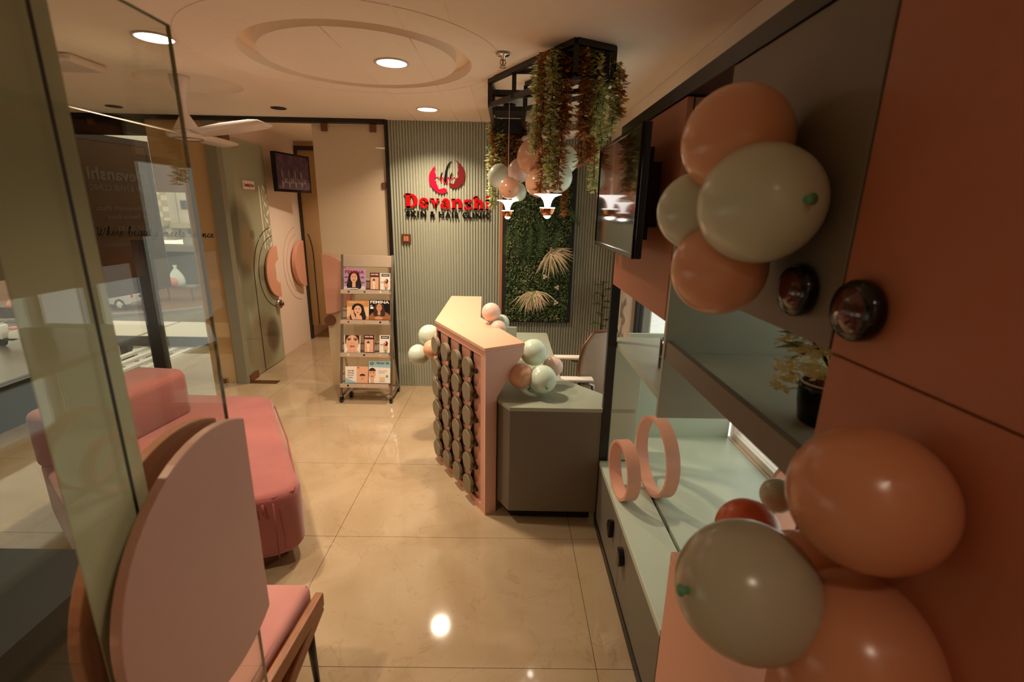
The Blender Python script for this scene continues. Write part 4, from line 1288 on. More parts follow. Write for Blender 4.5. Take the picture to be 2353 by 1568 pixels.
def ell(cx, cy, rx, ry, n=20, a0=0, a1=360):
    return [(cx + rx * math.cos(math.radians(a0 + (a1 - a0) * i / n)), cy + ry * math.sin(math.radians(a0 + (a1 - a0) * i / n))) for i in range(n if a1 - a0 == 360 else n + 1)]
def magazine(label, x0, x1, v0, v1, cover, art, cat='magazine', name='magazine', thick=0.006, group=None):
    """art: printed shapes (part name, material, outline in 0..1 of the cover) laid on the cover"""
    t = thing(name, label, cat, tuple(rk((x0 + x1) / 2, v0, 0.05)), group)
    fr = (rk(x0, v0, 0.050), X, RV, RN)
    w, h = x1 - x0, v1 - v0
    MB().slab([(0, 0), (w, 0), (w, h), (0, h)], fr, -thick, -0.0008).build('pages', 'paper_white', t)
    cv = MB().slab([(0, 0), (w, 0), (w, h), (0, h)], fr, -0.0008, 0.0).build('cover', cover, t)
    d = 0.0002
    groups = {}
    for nm, mt, q in art:
        d += 0.00012
        if isinstance(q, tuple):                     # lettering: (text, x, y, width, height)
            s, px, py, pw_, ph = q
            me, _ = text_mesh(s, 0.1, 0.0, 0.0022, width=pw_ * w)
            ys = [vv.co.y for vv in me.vertices]; y0_, y1_ = min(ys), max(ys)
            for vv in me.vertices:
                vv.co.y = (vv.co.y - y0_) / max(1e-6, y1_ - y0_) * ph * h
            place_mesh(me, 'title', mt, cv, (rk(x0, v0, 0.050) + X * (px * w) + RV * (py * h) + RN * d, X, RV, RN))
            continue
        pts = [(min(1, max(0, p[0])) * w, min(1, max(0, p[1])) * h) for p in q]
        MB().add([fr[0] + X * p[0] + RV * p[1] + RN * d for p in pts], [tuple(range(len(pts)))]).build(nm, mt, cv)
    return t
def portrait(cx, cy, s, skin, hair, long=True, tilt=0.0):
    a = []
    if long:
        a.append(('hair', hair, sm([(cx - 0.30 * s, cy - 0.50 * s), (cx - 0.26 * s, cy), (cx - 0.20 * s, cy + 0.24 * s), (cx, cy + 0.33 * s), (cx + 0.20 * s, cy + 0.24 * s), (cx + 0.27 * s, cy), (cx + 0.32 * s, cy - 0.50 * s)], 3)))
    a.append(('neck', skin, [(cx - 0.08 * s, cy - 0.45 * s), (cx + 0.08 * s, cy - 0.45 * s), (cx + 0.07 * s, cy - 0.1 * s), (cx - 0.07 * s, cy - 0.1 * s)]))
    a.append(('face', skin, ell(cx, cy, 0.155 * s, 0.225 * s)))
    if not long:
        a.append(('hair', hair, ell(cx, cy + 0.05 * s, 0.175 * s, 0.21 * s, 16, 20, 160)))
    for e in (-1, 1):
        a.append(('eye', hair, ell(cx + e * 0.062 * s, cy + 0.045 * s, 0.030 * s, 0.012 * s, 8)))
        a.append(('brow', hair, ell(cx + e * 0.064 * s, cy + 0.085 * s, 0.042 * s, 0.008 * s, 8)))
    a.append(('lips', 'lip_red', ell(cx, cy - 0.105 * s, 0.055 * s, 0.020 * s, 10)))
    return a
shoulders = lambda m, y=0.3: ('clothes', m, sm([(0.0, 0.0), (0.05, y * 0.6), (0.3, y), (0.7, y), (0.97, y * 0.6), (1.0, 0.0)], 3))
magazine('lilac fashion magazine with red title at left of the top tray', -1.497, -1.298, 0.992, 1.182, 'paper_lilac',
         [shoulders('cloth_pale', 0.22)] + portrait(0.47, 0.56, 1.0, 'skin_light', 'hair_dark') +
         [('title', 'print_red', ('FEMINA', 0.07, 0.77, 0.86, 0.15))] + [('caption', 'print_red', [(x, y), (x + 0.17, y), (x + 0.17, y + 0.02), (x, y + 0.02)]) for x in (0.05, 0.78) for y in (0.60, 0.56, 0.36, 0.32)] +
         [('caption', 'print_white', [(0.18, 0.03), (0.66, 0.03), (0.66, 0.07), (0.18, 0.07)])])
bro1 = [('heading_band', 'paper_maroon', [(0, 0.78), (1, 0.78), (1, 1), (0, 1)]), ('title', 'print_white', ('SKIN PEEL', 0.1, 0.85, 0.8, 0.09)), ('panel', 'skin_light', [(0.06, 0.02), (0.92, 0.02), (0.92, 0.74), (0.06, 0.74)])] + portrait(0.42, 0.42, 0.85, 'paper_white', 'hair_brown', False)
magazine('maroon-edged treatment brochure in the middle of the top tray', -1.258, -1.172, 0.995, 1.148, 'paper_maroon', bro1, 'brochure', 'brochure', 0.012)
bro2 = [('heading_band', 'paper_grey', [(0.13, 0.80), (0.94, 0.80), (0.94, 0.96), (0.13, 0.96)]), ('caption', 'print_white', [(0.25, 0.86), (0.8, 0.86), (0.8, 0.89), (0.25, 0.89)]), ('clothes', 'skin_light', ell(0.62, 0.25, 0.24, 0.26)), ('clothes', 'cloth_green', ell(0.6, 0.10, 0.10, 0.11)),
        ('hair', 'hair_brown', ell(0.66, 0.52, 0.17, 0.14)), ('face', 'skin_light', ell(0.58, 0.55, 0.08, 0.08)), ('hair', 'lip_red', ell(0.48, 0.47, 0.12, 0.07)), ('face', 'skin_mid', ell(0.46, 0.42, 0.09, 0.08)), ('title', 'print_dark', ('UP', 0.10, 0.42, 0.2, 0.07))]
magazine('white family brochure with a grey heading at right of the top tray', -1.166, -1.076, 0.995, 1.144, 'paper_white', bro2, 'brochure', 'brochure', 0.012)
magazine('tan magazine with a smiling woman leaning on her hand at left of the second tray', -1.466, -1.267, 0.720, 0.891, 'paper_cream',
         [('top', 'paper_tan', [(0, 0.68), (1, 0.68), (1, 1), (0, 1)]), shoulders('skin_mid', 0.25)] + portrait(0.5, 0.5, 1.1, 'skin_light', 'hair_dark') +
         [('hand', 'skin_light', sm([(0.25, 0.0), (0.18, 0.3), (0.2, 0.5), (0.3, 0.5), (0.32, 0.35), (0.42, 0.0)], 3)), ('hand', 'skin_light', sm([(0.5, 0.0), (0.48, 0.12), (0.58, 0.22), (0.66, 0.2), (0.7, 0.0)], 3)), ('title', 'paper_cream', ('BEAUTY', 0.12, 0.86, 0.72, 0.09))])
magazine('black fashion magazine with white title at right of the second tray', -1.262, -1.072, 0.722, 0.899, 'paper_black',
         [shoulders('skin_dark', 0.42)] + portrait(0.47, 0.62, 0.85, 'skin_mid', 'hair_brown') + [('clothes', 'skin_mid', ell(0.46, 0.08, 0.2, 0.1))] +
         [('title', 'print_white', ('FEMINA', 0.05, 0.83, 0.9, 0.14)), ('caption', 'print_white', [(0.05, 0.55), (0.2, 0.55), (0.2, 0.66), (0.05, 0.66)]), ('caption', 'paper_blue', [(0.05, 0.68), (0.14, 0.68), (0.14, 0.75), (0.05, 0.75)])])
magazine('white leaflet with a large split face at left of the third tray', -1.488, -1.342, 0.417, 0.576, 'paper_white',
         [('hair', 'hair_brown', [(0.05, 0.5), (0.05, 1), (0.95, 1), (0.95, 0.5)]), ('face', 'skin_light', ell(0.5, 0.55, 0.40, 0.46)), ('neck', 'skin_light', sm([(0.2, 0), (0.3, 0.2), (0.7, 0.2), (0.9, 0)], 3)), ('eye', 'hair_dark', ell(0.3, 0.74, 0.11, 0.035)), ('eye', 'hair_dark', ell(0.7, 0.74, 0.11, 0.035)),
          ('brow', 'hair_brown', ell(0.3, 0.82, 0.14, 0.02)), ('brow', 'hair_brown', ell(0.7, 0.82, 0.14, 0.02)), ('nose', 'skin_mid', ell(0.5, 0.52, 0.07, 0.035)), ('lips', 'lip_red', ell(0.5, 0.36, 0.15, 0.05)), ('split', 'paper_white', [(0.495, 0.02), (0.51, 0.02), (0.51, 0.95), (0.495, 0.95)])], 'leaflet', 'leaflet')
magazine('maroon-edged treatment brochure in the middle of the third tray', -1.309, -1.214, 0.420, 0.582, 'paper_maroon', bro1, 'brochure', 'brochure', 0.014)
magazine('white family brochure with a grey heading at right of the third tray', -1.167, -1.074, 0.420, 0.580, 'paper_white', bro2, 'brochure', 'brochure', 0.012)
magazine('pale folded peel leaflet at left of the bottom tray', -1.477, -1.270, 0.138, 0.290, 'paper_white',
         [('tint', 'paper_blue', sm([(0, 0), (0, 0.3), (0.2, 0.2), (0.45, 0.06), (0.5, 0)], 3)), ('panel', 'skin_light', [(0.5, 0), (1, 0), (1, 1), (0.5, 1)]), ('tag', 'print_red', [(0.53, 0.90), (0.62, 0.90), (0.62, 0.95), (0.53, 0.95)])] + portrait(0.76, 0.34, 0.85, 'skin_light', 'hair_brown', False) +
         [('title', 'print_red', ('PINK PEEL', 0.1, 0.71, 0.3, 0.07)), ('title', 'paper_grey', ('YES PEEL', 0.1, 0.58, 0.3, 0.06)), ('title', 'print_dark', ('EXOLUNT', 0.1, 0.45, 0.28, 0.05)), ('title', 'paper_grey', ('CoSmo', 0.12, 0.31, 0.22, 0.06))], 'leaflet', 'leaflet')
magazine('tall pale blue leaflet with a woman in profile at right of the bottom tray', -1.262, -1.066, 0.140, 0.342, 'paper_white',
         [('tint', 'paper_blue', [(0, 0.74), (1, 0.7), (1, 1), (0.04, 1), (0, 0.97)]), ('title', 'print_dark', ('Sirox', 0.36, 0.87, 0.36, 0.09)), ('logo', 'print_dark', ell(0.14, 0.88, 0.075, 0.07)), ('logo', 'paper_blue', ell(0.14, 0.88, 0.04, 0.045)), ('badge', 'paper_teal', ell(0.88, 0.90, 0.08, 0.06)), ('badge', 'paper_tan', [(0.8, 0.88), (0.96, 0.88), (0.93, 0.85), (0.83, 0.85)])] +
         portrait(0.16, 0.42, 1.05, 'skin_light', 'hair_brown', False) + [('seal', 'cloth_green', ell(0.85, 0.32, 0.06, 0.05)), ('box', 'paper_cream', [(0.5, 0.08), (0.75, 0.08), (0.75, 0.28), (0.5, 0.28)]), ('caption', 'paper_grey', [(0.45, 0.55), (0.85, 0.55), (0.85, 0.56), (0.45, 0.56)]), ('caption', 'paper_grey', [(0.45, 0.47), (0.75, 0.47), (0.75, 0.48), (0.45, 0.48)])], 'leaflet', 'leaflet')

# ================================================================== SOFA AND ARMCHAIR
sf = thing('sofa', 'rose upholstered curved sofa seen through the entrance door glass', 'sofa', (-1.7, 2.6, 0))
def soft(poly, z0, z1, name, m, parent, bev=0.045, lv=2):
    o = MB().prism(poly, z0, z1).build(name, m, parent)
    md = o.modifiers.new('bevel', 'BEVEL'); md.width = bev; md.segments = 5; md.limit_method = 'ANGLE'; md.angle_limit = 0.5
    for p in o.data.polygons:
        p.use_smooth = True
    return o
seat_poly = [(-1.62, 3.10), (-1.66, 3.19), (-1.76, 3.24), (-2.35, 3.26), (-2.48, 3.16), (-2.48, 2.3), (-1.75, 1.70), (-1.24, 1.93), (-1.10, 1.98), (-1.02, 2.04), (-1.02, 2.13)]
soft(seat_poly, 0.085, 0.43, 'seat', 'rose_fabric', sf, 0.05)
MB().prism([(-1.68, 3.05), (-2.38, 3.15), (-2.38, 2.4), (-1.75, 1.85), (-1.2, 2.02), (-1.12, 2.12)], 0.0, 0.09).build('plinth', 'bronze', sf)
soft([(-2.07, 2.94), (-2.14, 3.0), (-2.44, 3.03), (-2.46, 2.25), (-2.28, 2.2), (-2.16, 2.24)], 0.40, 0.715, 'backrest', 'rose_fabric', sf, 0.06)
MB().tube([(-1.60, 3.08, 0.412), (-1.30, 2.60, 0.414), (-1.04, 2.12, 0.413), (-1.03, 2.06, 0.412), (-1.10, 1.995, 0.412), (-1.24, 1.945, 0.412), (-1.5, 1.83, 0.412)], 0.0045, 6).build('piping', 'seam_rose', sf)
MB().tube([(-1.085, 1.968, 0.40), (-1.082, 1.962, 0.25), (-1.085, 1.966, 0.10)], 0.003, 6).build('seam', 'seam_rose', sf)
for i in range(5):
    x = -1.13 - i * 0.035; y = 1.965 - i * 0.012
    MB().tube([(x, y - 0.008, 0.40), (x + 0.003, y - 0.013, 0.365), (x + 0.001, y - 0.006, 0.335)], [0.004, 0.006, 0.002], 6).build('pleat', 'seam_rose', sf)

ac = thing('cushioned_stool', 'pink cushioned seat with teak side frame and black legs by the entrance door', 'seat', (-0.95, 1.15, 0))
soft([(-0.685, 1.43), (-1.05, 1.43), (-1.05, 0.88), (-0.705, 0.88)], 0.335, 0.452, 'seat_cushion', 'pink_fabric', ac, 0.028)
MB().tube([(-0.70, 1.415, 0.444), (-0.715, 0.90, 0.444)], 0.003, 6).build('piping', 'seam_rose', ac)
for s, nm in ((0, 'side_frame'), (-0.37, 'side_frame')):
    b = MB()
    b.bar((-0.655 + s, 1.415, 0.395), (-0.685 + s, 0.80, 0.42), 0.030, 0.055).bar((-0.655 + s, 1.405, 0.375), (-0.685 + s, 0.86, 0.22), 0.028, 0.050)
    bevel(b.build(nm, 'teak', ac), 0.006, 3)
for x in (-0.70, -1.03):
    bx('seat_rail', 'teak', ac, x - 0.02, x + 0.02, 0.88, 1.42, 0.30, 0.345)
for x, y in ((-0.705, 1.425), (-1.03, 1.425), (-0.72, 0.86), (-1.03, 0.86)):
    MB().cyl((x, y - 0.02, 0.31), (x, y, 0.0), 0.017, 16, 0, 0.011).build('leg', 'black_metal', ac)

# ================================================================== ENTRANCE DOOR (left, close to the camera)
door_2 = sroot('door_2', (-0.64, 0.1, 0), 'open frameless glass entrance door with paired pink half-round pulls')
bx('glass_sheet', 'clear_glass', door_2, -0.643, -0.635, 0.06, 1.013, 0.012, 2.068)
bx('reflection_band', 'reflection_film', door_2, -0.6455, -0.6435, 0.616, 0.765, 0.02, 2.06)  # sage sheet standing in for a reflection in the door glass
bx('band_line', 'dark_brown', door_2, -0.6348, -0.6338, 0.721, 0.727, 0.02, 2.06)
bx('glass_edge', 'glass_edge', door_2, -0.643, -0.635, 1.013, 1.0142, 0.012, 2.068)
bx('top_edge', 'glass_edge', door_2, -0.643, -0.635, 0.06, 1.013, 2.068, 2.070)
bx('patch_hinge', 'steel', door_2, -0.66, -0.618, 0.05, 0.22, 0.0, 0.08)
cut = math.degrees(math.acos(0.127 / 0.292))
disc_poly = arc(0.0, 0.0, 0.292, 0.292, cut, 360 - cut, 40)          # round plate cut off straight at the door's edge
DF = ((0, 0.894, 1.013), Y, Z, X)
bevel(MB().slab(disc_poly, DF, -0.624, -0.604).build('pull_handle', 'pink_disc', door_2), 0.003, 3)
bevel(MB().slab(disc_poly, DF, -0.690, -0.668).build('pull_handle', 'peach_edge', door_2), 0.003, 3)
for z in (0.87, 1.15):
    MB().cyl((-0.660, 0.95, z), (-0.620, 0.95, z), 0.014, 14).build('handle_bolt', 'steel', door_2)

# lettering across the street window
wl = thing('window_lettering', 'dark handwritten slogan lettered across the street window', 'lettering', (-3.3, BACK, 1.47))
def cursive():
    """pen strokes per letter in a unit of the x-height; (advance, strokes)"""
    return {
        'W': (2.1, [[(-0.1, 1.45), (0.1, 1.75), (0.3, 1.6), (0.25, 0.9), (0.3, 0.1), (0.5, 0.05), (0.95, 1.4)], [(0.95, 1.4), (0.85, 0.6), (0.95, 0.08), (1.15, 0.08), (1.6, 0.9), (1.75, 1.6)]]),
        'h': (1.05, [[(0.0, 0.1), (0.3, 1.2), (0.45, 1.75), (0.3, 1.8), (0.25, 1.0), (0.18, 0.0)], [(0.2, 0.35), (0.45, 0.85), (0.65, 0.85), (0.62, 0.4), (0.65, 0.05), (0.85, 0.1), (1.05, 0.35)]]),
        'e': (0.85, [[(0.0, 0.35), (0.35, 0.5), (0.5, 0.8), (0.35, 0.95), (0.15, 0.6), (0.2, 0.15), (0.45, 0.02), (0.85, 0.35)]]),
        'r': (0.8, [[(0.0, 0.3), (0.2, 0.95), (0.3, 0.8), (0.55, 0.8), (0.5, 0.3), (0.55, 0.05), (0.8, 0.3)]]),
        'b': (0.95, [[(0.0, 0.35), (0.3, 1.2), (0.4, 1.7), (0.25, 1.75), (0.18, 0.9), (0.22, 0.1), (0.5, 0.05), (0.7, 0.5), (0.5, 0.85), (0.55, 0.6), (0.95, 0.65)]]),
        'a': (0.98, [[(0.65, 0.85), (0.35, 0.95), (0.1, 0.5), (0.2, 0.05), (0.45, 0.15), (0.7, 0.9)], [(0.7, 0.9), (0.62, 0.3), (0.7, 0.02), (0.98, 0.35)]]),
        'u': (1.05, [[(0.0, 0.4), (0.15, 0.95), (0.12, 0.3), (0.25, 0.02), (0.5, 0.2), (0.72, 0.95)], [(0.72, 0.95), (0.66, 0.3), (0.76, 0.02), (1.05, 0.35)]]),
        't': (0.68, [[(0.0, 0.35), (0.35, 1.5), (0.25, 0.6), (0.28, 0.05), (0.45, 0.05), (0.68, 0.35)], [(-0.05, 1.08), (0.65, 1.18)]]),
        'y': (1.0, [[(0.0, 0.4), (0.15, 0.95), (0.12, 0.35), (0.3, 0.05), (0.6, 0.3), (0.72, 0.95)], [(0.72, 0.95), (0.6, -0.1), (0.35, -0.65), (0.1, -0.55), (0.3, -0.1), (1.0, 0.35)]]),
        'm': (1.5, [[(0.0, 0.3), (0.15, 0.9), (0.15, 0.0)], [(0.17, 0.5), (0.4, 0.92), (0.55, 0.8), (0.52, 0.0)], [(0.54, 0.5), (0.8, 0.92), (0.95, 0.8), (0.95, 0.15), (1.1, 0.02), (1.5, 0.35)]]),
        's': (0.75, [[(0.0, 0.35), (0.35, 1.0), (0.45, 0.6), (0.45, 0.15), (0.25, 0.0), (0.12, 0.15), (0.4, 0.12), (0.75, 0.35)]]),
        'c': (0.82, [[(0.55, 0.75), (0.4, 0.95), (0.12, 0.6), (0.18, 0.1), (0.45, 0.02), (0.82, 0.35)]]),
        'i': (0.55, [[(0.0, 0.35), (0.18, 0.95), (0.15, 0.3), (0.25, 0.02), (0.55, 0.35)], [(0.2, 1.3), (0.26, 1.38), (0.24, 1.3)]]),
        'n': (1.1, [[(0.0, 0.3), (0.15, 0.92), (0.15, 0.0)], [(0.17, 0.5), (0.42, 0.92), (0.6, 0.8), (0.58, 0.2), (0.7, 0.02), (1.1, 0.35)]]),
    }
CUR = cursive()
def write_cursive(word, x, z, s, m, y, sl=0.18):
    strokes = []; cx = 0
    for ch in word:
        adv, st = CUR[ch]
        for q in st:
            strokes.append([((x + (cx + p[0] + p[1] * sl) * s), z + p[1] * s) for p in q])
        cx += adv
    b = ribbon(strokes, s * 0.22, ((0, y, 0), X, Z, -Y), 0.0, 0.002, 0.62)
    b.build('word', m, wl)
    return cx * s
for word, xa, xb, m in (('Where', -3.850, -3.600, 'print_brown'), ('beauty', -3.560, -3.280, 'print_brown'), ('meets', -3.235, -3.030, 'print_glare'), ('scie', -2.985, -2.870, 'print_glare'), ('nce', -2.868, -2.765, 'print_brown')):  # paler words: washing-out by reflected glare put into the print colour
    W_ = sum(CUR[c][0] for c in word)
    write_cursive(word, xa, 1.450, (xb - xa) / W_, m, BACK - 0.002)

tag(MB().box(-3.2, -1.40, 0.45, 1.50, 0.0, 0.52).build('stone_plinth', 'granite'), 'black stone plinth left of the entrance door', 'plinth')

# ================================================================== STORAGE WALL (right)
# slim black frame round the whole unit
uf = thing('unit_frame', 'slim black metal frame edging the storage wall on the right', 'frame', (UX, 1.6, 0))
bx('head_bar', 'black_metal', uf, UX - 0.004, UX + 0.075, -0.3, 2.42, 2.09, 2.135)
bx('post', 'black_metal', uf, UX - 0.002, UX + 0.043, 2.392, 2.425, 0.0, 2.09)
bx('base_bar', 'black_metal', uf, UX - 0.004, UX + 0.03, 1.275, 2.392, 0.0, 0.05)

dc = thing('drawer_cabinet', 'low olive drawer cabinet along the floor under the rings', 'cabinet', (0.62, 1.8, 0))
bx('carcass', 'olive_laminate', dc, UX + 0.02, 0.712, 1.275, 2.39, 0.05, 0.385)
for y0, y1 in ((1.277, 1.838), (1.842, 2.388)):
    dr = bevel(bx('drawer', 'olive_laminate', dc, UX, UX + 0.019, y0, y1, 0.054, 0.383), 0.002)
    ky = 1.79 if y0 < 1.5 else 1.965
    hk = half_disc((UX, ky, 0.285), 0.047, Y if y0 > 1.5 else -Y, Z, -X, 0.002, 0.026).build('drawer_pull', 'black_gloss', dr)
    bevel(hk, 0.006, 3)
bevel(bx('top_board', 'sage_pale', dc, UX - 0.001, 0.712, 1.275, 2.39, 0.386, 0.415), 0.002)
wc = thing('window_counter', 'deep pale sage window counter behind the drawer cabinet', 'counter', (1.05, 1.8, 0))
bx('counter_top', 'sage_pale', wc, 0.728, 1.375, 0.755, 2.70, 0.386, 0.415)
bx('support', 'olive_laminate', wc, 0.735, 1.30, 0.80, 2.65, 0.0, 0.386)
bx('gap_strip', 'dark_brown', wc, 0.713, 0.727, 1.28, 2.39, 0.30, 0.380)
ep_ = tag(bevel(bx('end_panel', 'sage_pale', None, UX + 0.044, 0.715, 2.395, 2.425, 0.416, 1.068), 0.002), 'narrow sage upright panel beside the black post', 'panel')
tag(bx('niche_panel', 'sage_pale', None, 0.716, 1.378, 2.70, 2.722, 0.0, 1.068), 'pale sage panel closing the far end of the window counter', 'panel')
tag(bevel(bx('shelf_board', 'sage_laminate', None, UX + 0.046, 1.30, 1.542, 2.50, 1.070, 1.098), 0.002), 'grey-sage shelf board holding the small black cup', 'shelf')
tag(bevel(bx('divider_panel', 'sage_laminate', None, UX - 0.004, 1.376, 1.518, 1.540, 1.068, 1.66), 0.002), 'upright sage divider between the plant shelf and the cup shelf', 'panel')
ps = thing('plant_shelf', 'deep sage shelf with a raised front lip under the potted flowers', 'shelf', (0.9, 1.1, 1.28))
bx('shelf_base', 'sage_laminate', ps, UX + 0.02, 1.376, 0.755, 1.516, 1.280, 1.302)
bevel(bx('front_lip', 'olive_laminate', ps, UX, UX + 0.019, 0.755, 1.516, 1.280, 1.345), 0.001)

pc = thing('pink_cupboard', 'brick pink wall cupboard behind the large television', 'cupboard', (0.7, 1.97, 1.4))
bx('carcass', 'brick_laminate', pc, UX + 0.022, 0.98, 1.562, 2.39, 1.402, 2.085)
bevel(bx('door', 'brick_laminate', pc, UX, UX + 0.020, 1.560, 2.388, 1.402, 2.087), 0.002)
bx('side_joint', 'black_matte', pc, UX + 0.020, UX + 0.024, 1.5595, 1.5625, 1.402, 2.087)
rr = thing('round_hook', 'brown rounded peg under the corner of the pink cupboard', 'peg', (0.56, 1.60, 1.38))
bevel(MB().prism(arc(0.565, 1.60, 0.018, 0.03, 0, 350, 16), 1.335, 1.401).build('peg', 'brick_laminate', rr), 0.004, 2)

def knob(parent, y, z):
    k = MB().lathe([(0.0, 0.0), (0.042, 0.0), (0.046, 0.006), (0.046, 0.018), (0.041, 0.026), (0.034, 0.027)], (UX, y, z), -X, 36).build('knob', 'black_gloss', parent)
    MB().lathe([(0.034, 0.0265), (0.026, 0.033), (0.013, 0.037), (0.0, 0.038)], (UX, y, z), -X, 36).build('knob_glass', 'amber_knob', k)
du = thing('dark_cupboard', 'dark olive wall cupboard behind the upper balloon bunch', 'cupboard', (0.7, 1.0, 1.54))
bx('carcass', 'olive_laminate', du, UX + 0.022, 0.90, 0.747, 1.254, 1.542, 2.088)
dd = bevel(bx('door', 'olive_laminate', du, UX, UX + 0.020, 0.747, 1.256, 1.540, 2.088), 0.002)
dd['_base'] = du['_base']
knob(dd, 0.84, 1.622)
tc_ = thing('tall_cupboard', 'tall brick pink cupboard filling the right edge of the picture', 'cupboard', (0.75, 0.3, 0))
bx('carcass', 'brick_laminate', tc_, UX + 0.022, 0.98, -0.4, 0.742, 0.05, 2.088)
ud = bevel(bx('upper_door', 'brick_laminate', tc_, UX, UX + 0.020, -0.4, 0.742, 1.5385, 2.088), 0.002)
knob(ud, 0.686, 1.617)
bevel(bx('lower_door', 'brick_laminate', tc_, UX, UX + 0.020, -0.4, 0.742, 0.06, 1.5355), 0.002)
lc = thing('low_cupboard', 'low pink cupboard with a sage top under the large balloons', 'cupboard', (0.65, 1.0, 0))
bevel(bx('door', 'peach_laminate', lc, UX, UX + 0.019, 0.747, 1.272, 0.0, 0.688), 0.002)
bevel(bx('top_rail', 'peach_laminate', lc, UX, UX + 0.10, 0.747, 1.272, 0.690, 0.725), 0.002)
bx('carcass', 'peach_laminate', lc, UX + 0.02, 0.70, 0.75, 1.27, 0.0, 0.686)
bx('gap_strip', 'dark_brown', lc, UX + 0.10, UX + 0.115, 0.747, 1.272, 0.690, 0.722)
bx('top_board', 'sage_pale', lc, UX + 0.115, 0.727, 0.747, 1.272, 0.690, 0.725)

def ring(label, x0, x1, y, z, R, wall):
    t = MB().lathe([(R, 0.0), (R, x1 - x0), (R - wall, x1 - x0), (R - wall, 0.0), (R, 0.0)], (x0, y, z), (0.995, 0.10, 0), 64)
    o = t.build('display_ring', 'peach_laminate')
    for p in o.data.polygons:
        p.use_smooth = False
    o.data.polygons.foreach_set('use_smooth', [True] * len(o.data.polygons))
    e = o.modifiers.new('edge', 'EDGE_SPLIT'); e.split_angle = 0.7
    bevel(o, 0.002, 2)
    return tag(o, label, 'display ring', 'pink rings standing on the window counter')
ring('smaller pink ring standing nearest the black post', 0.540, 0.600, 2.045, 0.4155 + 0.143, 0.143, 0.014)
ring('larger pink ring standing across the counter gap', 0.703, 0.765, 2.09, 0.4155 + 0.195, 0.195, 0.014)
ring('pink ring by the window half hidden behind the peach balloon', 1.16, 1.26, 1.62, 0.4155 + 0.20, 0.20, 0.016)

cu_ = thing('cup', 'small black cylinder cup on the grey-sage shelf', 'cup', (0.72, 1.95, 1.098))
MB().lathe([(0.0, 0.0), (0.038, 0.0), (0.040, 0.004), (0.040, 0.13), (0.036, 0.13), (0.036, 0.006), (0.0, 0.006)], (0.70, 1.98, 1.0985), n=36).build('cup_body', 'black_gloss', cu_)

# ---- potted flowers
pf = thing('potted_flowers', 'black pot of yellow artificial blossoms on the sage shelf', 'potted plant', (0.70, 0.965, 1.302))
PX, PY, PZ = 0.705, 0.985, 1.3025
MB().lathe([(0.0, 0.0), (0.040, 0.0), (0.046, 0.006), (0.053, 0.05), (0.055, 0.085), (0.054, 0.094), (0.050, 0.094), (0.049, 0.075), (0.0, 0.072)], (PX, PY, PZ), n=40).build('pot', 'black_gloss', pf)
MB().lathe([(0.0505, 0.0945), (0.0545, 0.0945), (0.0548, 0.097), (0.0505, 0.097), (0.0505, 0.0945)], (PX, PY, PZ), n=40).build('pot_rim', 'paper_white', pf)
b = MB(); r = random.Random(3)
for i in range(60):
    a = r.random() * 6.28; q = 0.046 * math.sqrt(r.random())
    b.ball((PX + q * math.cos(a), PY + q * math.sin(a), PZ + 0.080 + r.random() * 0.006), 0.0065, 6)
tag(b.build('pebbles', 'pebble', pf), kind='stuff')
b = MB()
trunk = [(PX, PY, PZ + 0.07), (PX + 0.004, PY, PZ + 0.12), (PX - 0.004, PY, PZ + 0.17), (PX + 0.006, PY, PZ + 0.23)]
b.tube(trunk, [0.006, 0.005, 0.004, 0.003], 8)
tips = []
for i in range(11):
    a = i * 2.4 + 0.3
    s = trunk[1 + i % 3]
    e = (PX + 0.075 * math.cos(a), PY + 0.075 * math.sin(a), PZ + 0.13 + 0.012 * i * 0.9)
    mid = tuple((s[k] + e[k]) / 2 + (0.012 if k == 2 else 0) for k in range(3))
    b.tube([s, mid, e], [0.003, 0.002, 0.0015], 6)
    tips.append(e)
b.build('stem', 'stem_brown', pf)
for i, e in enumerate(tips):
    b = MB(); r = random.Random(20 + i)
    droop = -0.02 if i % 2 else 0.0
    for q in range(30):
        c = Vector(e) + Vector((r.uniform(-1, 1) * 0.028, r.uniform(-1, 1) * 0.028, r.uniform(-0.05, 0.018) + droop))
        for p in range(5):
            a = p * 1.257 + q
            d = Vector((math.cos(a), math.sin(a), r.uniform(-0.5, 0.5))).normalized()
            s_ = d.cross(Z).normalized() * 0.0065
            b.add([c, c + d * 0.010 + s_, c + d * 0.019, c + d * 0.010 - s_], [(0, 1, 2, 3)], 0 if r.random() < 0.93 else 1)
    if i < 9:
        b.build('blossom', ['petal_yellow', 'petal_orange'], pf)
for i in range(26):
    r = random.Random(60 + i)
    a = r.random() * 6.28
    c = Vector((PX + 0.05 * math.cos(a), PY + 0.05 * math.sin(a), PZ + r.uniform(0.12, 0.245)))
    d = Vector((math.cos(a), math.sin(a), r.uniform(-0.2, 0.5))).normalized()
    s_ = d.cross(Z).normalized()
    L = r.uniform(0.05, 0.075)
    MB().add([c, c + d * L * 0.45 + s_ * L * 0.22 + Z * 0.004, c + d * L, c + d * L * 0.45 - s_ * L * 0.22 + Z * 0.004, c + d * L * 0.5 - Z * 0.002], [(0, 1, 4), (1, 2, 4), (2, 3, 4), (3, 0, 4)]).build('leaf', 'leaf_mid' if i % 3 else 'leaf_green', pf)

